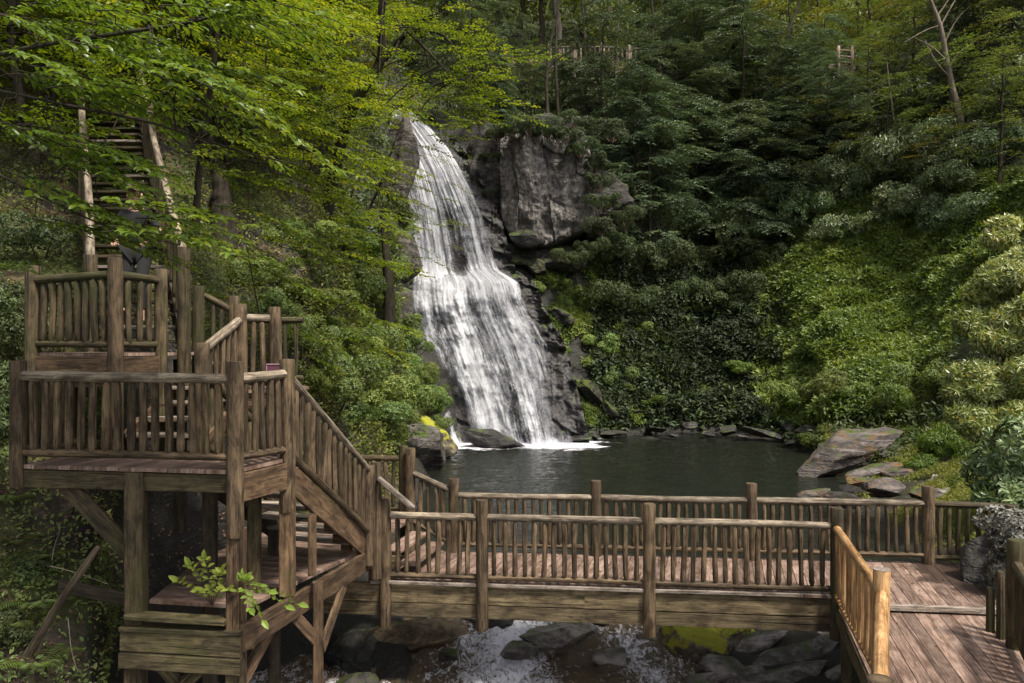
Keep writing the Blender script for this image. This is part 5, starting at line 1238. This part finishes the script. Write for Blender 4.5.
# hanging green pelt slope on right bank and shore grass: ground cover (uncountable)
def cover(name,label,mat,mask,n,leaf,lw,lift,seed,clump=.6,up=.5,big=False,tone=None):
    global rng; old=rng; rng=np.random.default_rng(seed)
    fm=mask[Fq].mean(1); A=TV[Fq[:,0]];B_=TV[Fq[:,1]];C_=TV[Fq[:,2]];D_=TV[Fq[:,3]]
    ar=np.linalg.norm(np.cross(B_-A,D_-A),axis=1); dist=np.clip(A[:,1],6,80)
    w=fm*ar/dist**1.3; w/=w.sum(); pick=rng.choice(len(Fq),n,p=w); a=rng.random((n,1)); b=rng.random((n,1))
    p=A[pick]*(1-a)*(1-b)+B_[pick]*a*(1-b)+C_[pick]*a*b+D_[pick]*(1-a)*b
    N=TN[Fq[pick,0]]
    cl=np.clip(fbm(p*clump,4,seed)*1.5+.4,0,1.3)
    # keep the falls and water free
    p=p+N*(lift*cl[:,None]*rng.uniform(.3,1,(n,1)))
    d=N*rng.uniform(.1,.9,(n,1))+rng.normal(size=(n,3))*.7+np.array([0,0,-.15]); nn=N+np.array([0,0,up])+rng.normal(size=(n,3))*.4
    sc=np.clip(p[:,1]/25,.45,1.6); sz=leaf*sc*rng.uniform(.6,1.25,n)
    lv=LV(); lv.add(p,d,nn,sz,sz*lw); o=link(name,lv.mesh(name,mat)); tag(o,label,kind='stuff'); rng=old; return o
px_=TP[:,0]; py_=TP[:,1]; Yv=TV[:,1]; zv=TV[:,2]; nzv=np.clip(fbm(TV*[.5,.5,.6],4,201)*1.3+.5,0,1)
land_=(zv>-.75).astype(float)
fallm=((px_>388)&(px_<582)&(Yv>29)&(Yv<43)&(py_>105)&~((px_>505)&(py_<255)))
right=(px_>755)&(Yv>29)&(py_>175)&(py_<425)
def bell(x,a,b): return np.clip((x-a)/12,0,1)*np.clip((b-x)/12,0,1)
m_vine=land_*np.where(right,1,0)*np.clip((px_-(745+(py_<260)*40))/30,0,1)
cover('vine_cover','dense carpet of vines and ferns over the right bank',L_VINE,m_vine,150000,.17,.5,.75,301,clump=.45)
m_grass=land_*((px_>790)&(Yv<31)&(Yv>12.5)&(px_<1030)&(zv<1.5))*np.clip(fbm(TV*[.9,.9,1],4,207)*3.5+.6,0,1)
cover('shore_grass','bright low weeds and grass on the right shore',L_GRASS,m_grass,90000,.10,.34,.16,302,clump=1.2,up=.2)
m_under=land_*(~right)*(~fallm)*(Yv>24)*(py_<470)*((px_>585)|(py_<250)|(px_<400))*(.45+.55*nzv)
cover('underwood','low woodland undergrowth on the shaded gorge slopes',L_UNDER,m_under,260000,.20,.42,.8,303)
m_left=land_*((px_<400)&(Yv>13)&(Yv<=30))*np.clip(nzv*1.4+.25,0,1)
cover('bank_plants','leafy low plants scattered over the left slope',L_MAPLE2,m_left,190000,.13,.5,.45,304,clump=.8)
m_near=land_*((px_<118)&(Yv>6.2)&(Yv<=13))*np.clip(fbm(TV*[1.4,1.4,1.4],3,211)*2+.8,.15,1)
cover('bank_seedlings','small leafy seedlings on the dark bank beside the platform',L_MID,m_near,34000,.15,.5,.16,308,clump=2.)
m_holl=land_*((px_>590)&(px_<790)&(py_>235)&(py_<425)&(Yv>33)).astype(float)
cover('hollow_plants','small plants in the hollow right of the falls, its shade put into their leaf colour',leafmat('hollow_leaf_shaded',(.010,.022,.007),(.025,.045,.012),(.07,.10,.02),rough=.6,trans=.2),m_holl,70000,.16,.5,.7,309)  # leaf colour darkened to paint in the shade of the overhanging trees
m_moss=land_*((px_>535)&(px_<640)&(py_>245)&(py_<425)&(Yv>33))*np.clip(fbm(TV*.6,4,209)*3+.6,0,1)
cover('moss_cover','yellow green moss and small plants on the spur right of the falls',L_VINE,m_moss,60000,.12,.5,.28,305)
m_lit=land_*((px_<400)&(Yv>6)&(Yv<26))*(.3+.7*(1-nzv))
cover('leaf_litter','dead leaves covering the left slope',L_LITTER,m_lit,60000,.11,.6,.05,306)
m_farw=(Yv>58).astype(float)
cover('distant_woods','far woodland foliage behind the ridge',L_MID,m_farw,110000,.34,.5,9.0,307,clump=.12)

# ferns and twigs at the bottom left
def fern(seed, n_=9, L=.5):
    global rng; old=rng; rng=np.random.default_rng(seed); lv=LV(); wd=[]
    for i in range(n_):
        az=2*PI*i/n_+rng.uniform(-.3,.3); d=np.array([math.cos(az),math.sin(az),0]); l=L*rng.uniform(.7,1.1); t=np.linspace(0,1,8)[:,None]
        st_=d*l*t*.85+np.array([0,0,1.])*(l*.9*t-l*.75*t**2); wd.append((st_,np.linspace(.004,.001,8)))
        m=20; u=np.linspace(.12,1,m)[:,None]; p=d*l*u*.85+np.array([0,0,1.])*(l*.9*u-l*.75*u**2); s=np.array([-d[1],d[0],0])
        for sg in (-1,1):
            sz=(l*.24*np.sin(PI*np.clip(u[:,0]*.9+.12,0,1)))+.01; lv.add(p,np.broadcast_to(s*sg+d*.35+np.array([0,0,-.12]),(m,3)),np.broadcast_to([0,0,1.],(m,3))+rng.normal(size=(m,3))*.12,sz,np.minimum(sz*.3,l*.028))
    rng=old; return tubes('stem',wd,B_BROWN,4), lv.mesh('fronds',L_FERN)
FERNS=[fern(1),fern(2,8,.6)]
for i,(x,y,Y,lab) in enumerate(((18,548,8.3,'fern beside the leaning dead branch nearest the left edge'),(40,612,8.0,'fern under the leaning dead branch'),(12,632,7.7,'broad fern at the left edge near the bottom'),(48,560,8.4,'fern directly behind the leaning dead branch'),(10,505,8.7,'fern at the left edge below the platform corner'),(35,668,7.7,'lowest fern in the bottom left corner'))):
    p,n=near_vert(x,y,5,12); plant('fern',FERNS,i,p,rng.uniform(.7,1.),rng.uniform(0,6),lab,'fern','ferns at the bottom left',parts=('stem','fronds'))
for i,(x,y) in enumerate(((700,385),(640,300),(880,300),(840,360),(720,420),(800,300))):
    pass
mb=MB(); mb.log(P(28,655,7.6),P(98,547,7.4),.045,.03,n=9,seg=8,jit=.1,bend=.03); o=mb.build('dead_branch',M_DARKP); tag(o,'thick dark dead branch leaning up from the bottom left corner','branch')
for pts,lab in ((((68,618,7.8),(70,640,7.8),(72,655,7.7),(78,672,7.7)),'thin pale curling root hanging at the bottom left'),(((52,560,8),(54,545,8),(62,528,7.9),(56,522,7.9)),'forked pale twig standing above the ferns'),(((50,566,8),(75,572,7.8),(108,584,7.6)),'straight pale twig pointing right behind the dead branch')):
    o=link('twig',tubes('twig',[(smooth_path([P(*q) for q in pts],9),np.linspace(.006,.003,9))],B_DEAD,5)); tag(o,lab,'twig')
# leafy sprouts growing through the landing beams
def sprout(label, base, tips, seed):
    global rng; old=rng; rng=np.random.default_rng(seed); lv=LV(); wd=[]
    for t in tips:
        c=curve(base,t,(0,0,.08),8); wd.append((c,np.linspace(.006,.002,8))); dirv=unit(np.array(t)-np.array(base)); s=unit(np.cross(dirv,[0,.6,.8]))
        for i in range(2,8):
            for sg in (-1,1):
                lv.add(c[i:i+1],(dirv*.5+s*sg*.9+rng.normal(size=3)*.15)[None],np.array([[rng.normal()*.2,-.75,.65]]),np.array([rng.uniform(.065,.10)]),np.array([rng.uniform(.036,.05)]))
        lv.add(c[-1:],dirv[None],np.array([[0,-.7,.7]]),np.array([.12]),np.array([.065]))
    leaf_thing('leafy_sprout',label,'plant',np.array(base,float),lv,wd,L_SPROUT,B_BROWN,True,('stem','leaves')); rng=old
sprout('light green leafy sprout rising above the mossy front beam', P(212,606,7.95), [P(178,582,7.8),P(190,566,7.8),P(205,560,7.8),P(222,572,7.75),P(200,592,7.7),P(228,590,7.7)], 5)
sprout('light green leafy sprout hanging over the side beam of the landing', P(240,590,7.75), [P(262,620,7.55),P(285,606,7.6),P(268,592,7.6),P(250,608,7.5),P(246,580,7.7),P(298,604,7.65)], 6)

rng=np.random.default_rng(99); lv=LV(); k_=70
pts_=np.stack([rng.uniform(4.6,7.3,k_),rng.uniform(6.,11.2,k_),np.zeros(k_)],-1); pts_[40:,0]=rng.uniform(-1.5,4.,30); pts_[40:,1]=rng.uniform(10.9,12.1,30)
pts_[:,2]=np.where((pts_[:,1]<9.75)&(pts_[:,0]>4.),-.092,.008)
d_=rng.normal(size=(k_,3)); d_[:,2]=.05; lv.add(pts_,d_,np.array([0,0,1.])+rng.normal(size=(k_,3))*.15,rng.uniform(.04,.08,k_),rng.uniform(.025,.045,k_))
tag(link('fallen_leaves',lv.mesh('fallen_leaves',L_LITTER)),'few dead leaves lying on the decking',kind='stuff')
# dead trees and fallen branch on the right slope
def dead_tree(name,label,pts,r,twigs,bark,cat='tree'):
    if cat!='branch':
        g_,_n=near_vert(pts[0][0],pts[0][1],pts[0][2]-7,pts[0][2]+9); dy=g_[1]-pts[0][2]; r*=g_[1]/pts[0][2]
        far_=pts[0][2]>30; dy-=3.2 if far_ else 0
        pts=[(pts[0][0]+(1 if far_ else 0),pts[0][1]+(46 if far_ else 6),pts[0][2])]+([pts[0]] if far_ else [])+list(pts[1:]); pts=[(a,b,c+dy) for a,b,c in pts]; twigs=[[(a,b,c+dy) for a,b,c in t] for t in twigs]
    base=np.array(P(*pts[0])); pa=[(smooth_path([P(*q) for q in pts],18)-base,np.linspace(r,r*.35,18))]
    for tws in twigs: k=smooth_path([P(*q) for q in tws],8)-base; pa.append((k,np.linspace(r*.28,.012,8)))
    e=empty(name,base,label,cat); link('trunk',tubes('trunk',pa[:1],bark,9),e,base)
    if len(pa)>1: link('branches',tubes('branches',pa[1:],bark,5),e,base)
    return e
Yd=38.
dead_tree('dead_tree','leaning pale dead tree with bare branches at the top right',[(963,124,Yd),(955,100,Yd),(948,70,Yd),(944,45,Yd),(941,25,Yd),(930,0,Yd),(920,-30,Yd)],.17,
 [[(944,45,Yd),(955,20,Yd),(972,4,Yd-.5)],[(946,60,Yd),(930,45,Yd-.5),(915,38,Yd-1)],[(941,25,Yd),(955,0,Yd),(965,-15,Yd)],[(950,78,Yd),(935,62,Yd-.5),(925,40,Yd)],[(938,15,Yd),(950,-2,Yd),(958,-20,Yd)],[(948,68,Yd),(960,50,Yd),(978,40,Yd)],[(941,25,Yd),(925,30,Yd),(905,42,Yd-.5)]],B_DEAD)
Yd=37.
dead_tree('dead_sapling','thin bare dead conifer left of the leaning dead tree',[(894,124,Yd),(892,105,Yd),(889,85,Yd),(887,62,Yd)],.06,
 [[(893,118,Yd),(878,112,Yd-.5),(868,108,Yd-.5)],[(891,98,Yd),(878,94,Yd-.3),(866,96,Yd)],[(890,88,Yd),(875,84,Yd),(862,78,Yd)],[(889,80,Yd),(870,70,Yd),(855,62,Yd)],[(892,110,Yd),(900,106,Yd),(906,104,Yd)],[(890,92,Yd),(898,88,Yd),(903,87,Yd)]],B_DEAD)
dead_tree('fallen_branch','pale fallen branch lying on the bank behind the tilted slab rock',[(962,452,27),(940,442,27),(918,432,27.5),(914,430,27.5)],.05,[[(945,444,27),(935,438,26.8),(928,440,26.6)]],B_DEAD,'branch')
Yd=44.
dead_tree('bare_trunk','dark forked trunk standing in the middle of the right slope',[(777,118,Yd),(780,75,Yd),(786,50,Yd),(788,30,Yd),(800,5,Yd),(805,-25,Yd)],.17,[[(786,55,Yd),(795,38,Yd-.5),(806,25,Yd-.5)],[(784,60,Yd),(770,40,Yd),(765,20,Yd)],[(780,80,Yd),(772,70,Yd-.5),(760,60,Yd-1)]],B_DARK)
for i,(x,y0,y1,Y,r,lab) in enumerate(((617,120,-20,44,.12,'tall straight pale trunk in front of the high boardwalk'),(548,118,20,44,.14,'dark trunk left of centre below the high boardwalk'),(558,110,-20,46,.12,'second dark trunk below the high boardwalk beside the first'),(585,78,-30,47,.13,'thick dark trunk crossing the high boardwalk'),(650,85,-30,46,.13,'leaning dark trunk at the right end of the high boardwalk'),(470,95,-20,46,.13,'dark trunk beside the left end of the high boardwalk'))):
    dead_tree('bare_trunk',lab,[(x,y0,Y),(x+rng.uniform(-3,3),(y0*2+y1)/3,Y),(x+rng.uniform(-4,4),(y0+2*y1)/3,Y),(x+rng.uniform(-8,8),y1,Y)],r,[[(x,(y0+y1)/2,Y),(x+14,(y0+y1)/2-14,Y-.5),(x+22,(y0+y1)/2-16,Y-1)],[(x,(y0*1.5+y1)/2.5,Y),(x-13,(y0+y1)/2,Y-.5),(x-20,(y0+y1)/2+2,Y-.6)]],B_GREY if i==0 else B_DARK)
dead_tree('stump','thick mossy broken trunk on the slope right of the long staircase',[(223,243,14.5),(221,205,14.5),(220,172,14.4)],.30,[],B_DARK,'stump')
dead_tree('bare_trunk','dark ivy clad trunk left of the lower falls',[(388,370,26.5),(387,340,26.5),(390,300,26.6),(386,250,26.8),(382,215,27)],.28,[],B_DARK)

for i,(x,y,Y_,s_) in enumerate(((478,84,46,.30),(500,90,45.5,.3),(525,92,47,.32),(560,86,48,.35),(590,84,48,.34),(612,86,48,.36),(640,84,48,.34),(665,84,48,.5),(535,72,47.5,.36),(828,84,40,.32),(850,92,40,.3),(868,78,41,.4),(820,66,41.5,.3))):
    plant('screening_tree',LAY[:2]+BROAD[:1],i,P(x,y+22,Y_),s_*.85,rng.uniform(0,6.28),['shrubby tree under the left end of the high boardwalk corner','shrubby tree in front of the high boardwalk corner','shrubby tree between the two high boardwalks, lower one','small tree below the left end of the long boardwalk','small tree below the long boardwalk, second from its left end','small tree below the middle of the long boardwalk','small tree below the long boardwalk near its right end','taller tree at the right end of the long boardwalk','shrubby tree filling the gap between the two high boardwalks','small tree under the left post of the high pinkish railing','small tree under the right post of the high pinkish railing','tree right of the high pinkish railing','tree left of the high pinkish railing'][i],'tree','trees screening the high walkways')
# ================================================================ distant boardwalks
M_FAR = wood('far_boardwalk_wood', (.10,.072,.055), (.23,.175,.14), moss=0, knots=False)
def far_walk(name,label,pts,Y,h=1.5,post_h=1.6,sp=.55,legs=1.4):
    Q=[P(x,y,Y+dy) for x,y,dy in pts]; e=empty(name,Q[0],label,'boardwalk')
    mb=MB(); 
    for a,b in zip(Q[:-1],Q[1:]): mb.board(a+[0,.6,-.06],b+[0,.6,-.06],1.3,.14)
    mb.build('deck',M_FAR,e)
    for a,b in zip(Q[:-1],Q[1:]):
        mb=MB(); mb.log(a+[0,0,h],b+[0,0,h],.075,.075,n=7,seg=4); mb.log(a+[0,0,.2],b+[0,0,.2],.06,.06,n=7,seg=4)
        L=np.linalg.norm(b-a); n=int(L/.28)
        for i in range(n): c=lerp(a,b,(i+.5)/n); mb.log(c+[0,0,.1],c+[0,0,h],.06,.06,n=5,seg=1)
        mb.build('railing',M_FAR,e)
    for a in Q:
        mb=MB(); mb.log(a+[0,-.02,-legs],a+[0,-.02,post_h+.15],.13,.12,n=8,seg=3); mb.build('post',M_FAR,e)
far_walk('high_boardwalk','distant railed boardwalk corner at the cliff top left of centre',[(472,82,2),(491,79,0),(512,83,1),(530,86,1.5)],48)
far_walk('high_boardwalk','distant long boardwalk with pale railings on the ridge above the grey cliff',[(549,70,1),(574,69,1),(602,69,1),(629,71,1),(660,72,1)],50)
e=empty('high_railing',P(845,68,42),'small pinkish section of distant stair railing high on the right slope','railing')
for x in (838.5,852):
    mb=MB(); mb.log(P(x,76,42),P(x,46,42),.09,.09,n=8,seg=2); mb.build('post',wood('pinkish_wood',(.16,.10,.085),(.32,.22,.195),knots=False),e)
mb=MB()
for y in (50,56,62): mb.log(P(838,y,42),P(852.5,y+1.5,42),.06,.06,n=7,seg=2)
mb.build('rails',bpy.data.materials['pinkish_wood'],e)
mb=MB(); mb.board(P(826,68,42.4),P(853,69,42.4),.6,.25); mb.build('deck',M_FAR,e)
# ================================================================ person on the long staircase
def skin_mesh(name, joints, edges, mat, parent, world, root=0, sub=2):
    me=bpy.data.meshes.new(name); me.from_pydata([tuple(j[0]) for j in joints],edges,[]); me.materials.append(mat)
    o=link(name,me,parent,world)
    m=o.modifiers.new('Skin','SKIN'); m.use_smooth_shade=True
    sv=me.skin_vertices[0].data
    for i,j in enumerate(joints):
        r=j[1]; sv[i].radius=(r,r) if np.isscalar(r) else r
        sv[i].use_root=(i==root)
    s=o.modifiers.new('Sub','SUBSURF'); s.levels=sub; s.render_levels=sub; return o
M_SKIN=flat_mat('skin',(.42,.24,.17),.55); M_JKT=flat_mat('black_cloth',(.006,.006,.007),.95); M_TRS=flat_mat('charcoal_cloth',(.008,.008,.008),.95)
M_CAP=flat_mat('mauve_cap_cloth',(.12,.075,.08),.85); M_HAIR=flat_mat('brown_hair',(.05,.03,.02),.6); M_SHOE=flat_mat('shoe_leather',(.03,.022,.018),.6); M_ORG=flat_mat('tan_sleeve',(.40,.18,.09),.8)
base=sp_(.55,.57); base[2]=ZB+SL*.225*2.8+.02
pe=empty('person',base,'person in dark clothes and mauve cap on the long staircase holding the rail','person')
# figure in its own axes: x right (towards the rail), -y towards the camera
def J(x,y,z,r): return (np.array([x,y,z]),r)
body=[J(0,0,.92,.135),J(0,-.01,1.08,.12),J(0,-.03,1.25,.15),J(0,-.05,1.38,.13),J(0,-.07,1.47,.06),J(0,-.10,1.53,.055),
 J(-.17,-.05,1.38,.062),J(-.27,-.08,1.14,.048),J(-.20,-.26,.98,.036),J(-.16,-.32,.94,.03),
 J(.17,-.05,1.38,.062),J(.30,-.12,1.20,.048),J(.40,-.30,1.12,.036),J(.43,-.37,1.12,.03),
 J(-.10,0,.84,.095),J(-.11,-.12,.50,.065),J(-.11,-.06,.12,.045),J(-.11,-.05,.05,.045),J(-.11,-.20,.03,.035),
 J(.10,0,.84,.095),J(.12,-.20,.46,.065),J(.12,-.22,.0,.045),J(.12,-.22,-.12,.045),J(.12,-.36,-.14,.035),
 J(0,-.12,1.62,.085),J(0,-.125,1.72,.075)]
ed=[(0,1),(1,2),(2,3),(3,4),(4,5),(3,6),(6,7),(7,8),(8,9),(3,10),(10,11),(11,12),(12,13),(0,14),(14,15),(15,16),(16,17),(17,18),(0,19),(19,20),(20,21),(21,22),(22,23),(5,24),(24,25)]
b_=skin_mesh('body',body,ed,M_SKIN,pe,base)
def sub(ix,f,name,mat,edl):
    js=[(body[i][0],body[i][1]*f) for i in ix]; mp={k:n for n,k in enumerate(ix)}
    return skin_mesh(name,js,[(mp[a],mp[b]) for a,b in edl],mat,pe,base)
sub([0,1,2,3,4,6,7,8,10,11,12],1.22,'jacket',M_JKT,[(0,1),(1,2),(2,3),(3,4),(3,6),(6,7),(7,8),(3,10),(10,11),(11,12)])
sub([0,14,15,16,19,20,21],1.2,'trousers',M_TRS,[(0,14),(14,15),(15,16),(0,19),(19,20),(20,21)])
for k in (17,22):
    a=body[k][0]; b=body[k+1][0]; skin_mesh('shoe',[(a,.055),((a+b)/2+[0,0,-.01],.052),(b,.042)],[(0,1),(1,2)],M_SHOE,pe,base)
# cap with peak, hair, face
def ell(name,c,r,mat,parent,cut=None,seg=20):
    bm=bmesh.new(); bmesh.ops.create_uvsphere(bm,u_segments=seg,v_segments=14,radius=1.)
    for v in bm.verts: v.co=Vector((v.co.x*r[0],v.co.y*r[1],v.co.z*r[2]))
    if cut is not None:
        bmesh.ops.bisect_plane(bm,geom=bm.verts[:]+bm.edges[:]+bm.faces[:],plane_co=(0,0,cut),plane_no=(0,.25,-1),clear_outer=True)
    me=bpy.data.meshes.new(name); bm.to_mesh(me); bm.free(); me.materials.append(mat)
    me.polygons.foreach_set('use_smooth',np.ones(len(me.polygons),dtype=bool)); return link(name,me,parent,base+np.array(c))
ell('cap',(0,-.125,1.715),(.108,.125,.10),M_CAP,pe,-.01)
mbp=bmesh.new(); bmesh.ops.create_uvsphere(mbp,u_segments=16,v_segments=8,radius=1.)
for v in mbp.verts: v.co=Vector((v.co.x*.085,v.co.y*.09,v.co.z*.010-v.co.x**2*.03))
me=bpy.data.meshes.new('cap_peak'); mbp.to_mesh(me); mbp.free(); me.materials.append(M_CAP); link('cap_peak',me,pe,base+np.array([0,-.245,1.70]))
ell('hair',(0,-.085,1.66),(.095,.09,.10),M_HAIR,pe)
for s in (-1,1): ell('ear',(.092*s,-.12,1.63),(.014,.026,.034),M_SKIN,pe,seg=10); ell('eye',(.033*s,-.205,1.645),(.013,.008,.008),M_HAIR,pe,seg=8)
ell('nose',(0,-.222,1.618),(.014,.022,.026),M_SKIN,pe,seg=10); ell('mouth',(0,-.203,1.578),(.026,.01,.007),M_CAP,pe,seg=10)
# hands with fingers: right one closed over the rail
for hx,hy,hz,sg in ((-.16,-.34,.93,-1),(.44,-.39,1.12,1)):
    js=[(np.array([hx,hy,hz]),.026),(np.array([hx,hy-.05,hz]),.03)]; edl=[(0,1)]
    for f in range(4):
        a=np.array([hx+(f-1.5)*.019,hy-.085,hz-.004]); n=len(js); L=(.030,.036,.034,.026)[f]
        js+= [(a,.009),(a+[0,-L*.6,-L*.5],.0085),(a+[0,-L*.5,-L*1.4],.0075)]; edl+=[(1,n),(n,n+1),(n+1,n+2)]
    n=len(js); js+=[(np.array([hx-sg*.036,hy-.035,hz-.01]),.0105),(np.array([hx-sg*.05,hy-.065,hz-.025]),.009)]; edl+=[(1,n),(n,n+1)]
    skin_mesh('hand',js,edl,M_SKIN,pe,base,sub=1)
skin_mesh('cuff',[(body[12][0],.052),(body[13][0],.046)],[(0,1)],M_ORG,pe,base,sub=1)
pe.rotation_euler=(0,0,math.radians(8))

# ================================================================ light, sky, camera
SUN_EL, SUN_AZ = math.radians(60), math.radians(138)   # clockwise from +Y: behind the camera, slightly left
w=bpy.data.worlds.new('World'); SC.world=w; w.use_nodes=True; nt=w.node_tree; nt.nodes.clear()
sky=nt.nodes.new('ShaderNodeTexSky'); sky.sky_type='NISHITA'; sky.sun_disc=False; sky.sun_elevation=SUN_EL; sky.sun_rotation=SUN_AZ; sky.dust_density=3.; sky.air_density=1.; sky.ozone_density=1.
hs=nt.nodes.new('ShaderNodeHueSaturation'); hs.inputs['Saturation'].default_value=.25
bg=nt.nodes.new('ShaderNodeBackground'); bg.inputs[1].default_value=.14; ow=nt.nodes.new('ShaderNodeOutputWorld')
nt.links.new(sky.outputs[0],hs.inputs['Color']); nt.links.new(hs.outputs[0],bg.inputs[0]); nt.links.new(bg.outputs[0],ow.inputs[0])
sl=bpy.data.lights.new('Sun','SUN'); sl.energy=4.2; sl.angle=math.radians(8); sl.color=(1.,.93,.80)
so=bpy.data.objects.new('Sun',sl); COL.objects.link(so)
sd=Vector((math.sin(SUN_AZ)*math.cos(SUN_EL),math.cos(SUN_AZ)*math.cos(SUN_EL),math.sin(SUN_EL)))
so.rotation_euler=sd.to_track_quat('Z','Y').to_euler(); so.location=(0,0,60)
cam=bpy.data.cameras.new('Camera'); cam.sensor_width=36; cam.lens=F/1024*36; cam.shift_y=(HY-341.5)/1024; cam.clip_start=.1; cam.clip_end=3000
co=bpy.data.objects.new('Camera',cam); COL.objects.link(co); co.location=(0,0,CZ); co.rotation_euler=(PI/2,0,0); SC.camera=co
SC.view_settings.view_transform='Standard'; SC.view_settings.look='None'; SC.view_settings.gamma=1; SC.view_settings.exposure=0.64
SC.cycles.use_denoising=True
SC.cycles.max_bounces=7; SC.cycles.transparent_max_bounces=12; SC.cycles.diffuse_bounces=3; SC.cycles.glossy_bounces=3
SC.cycles.sample_clamp_indirect=6
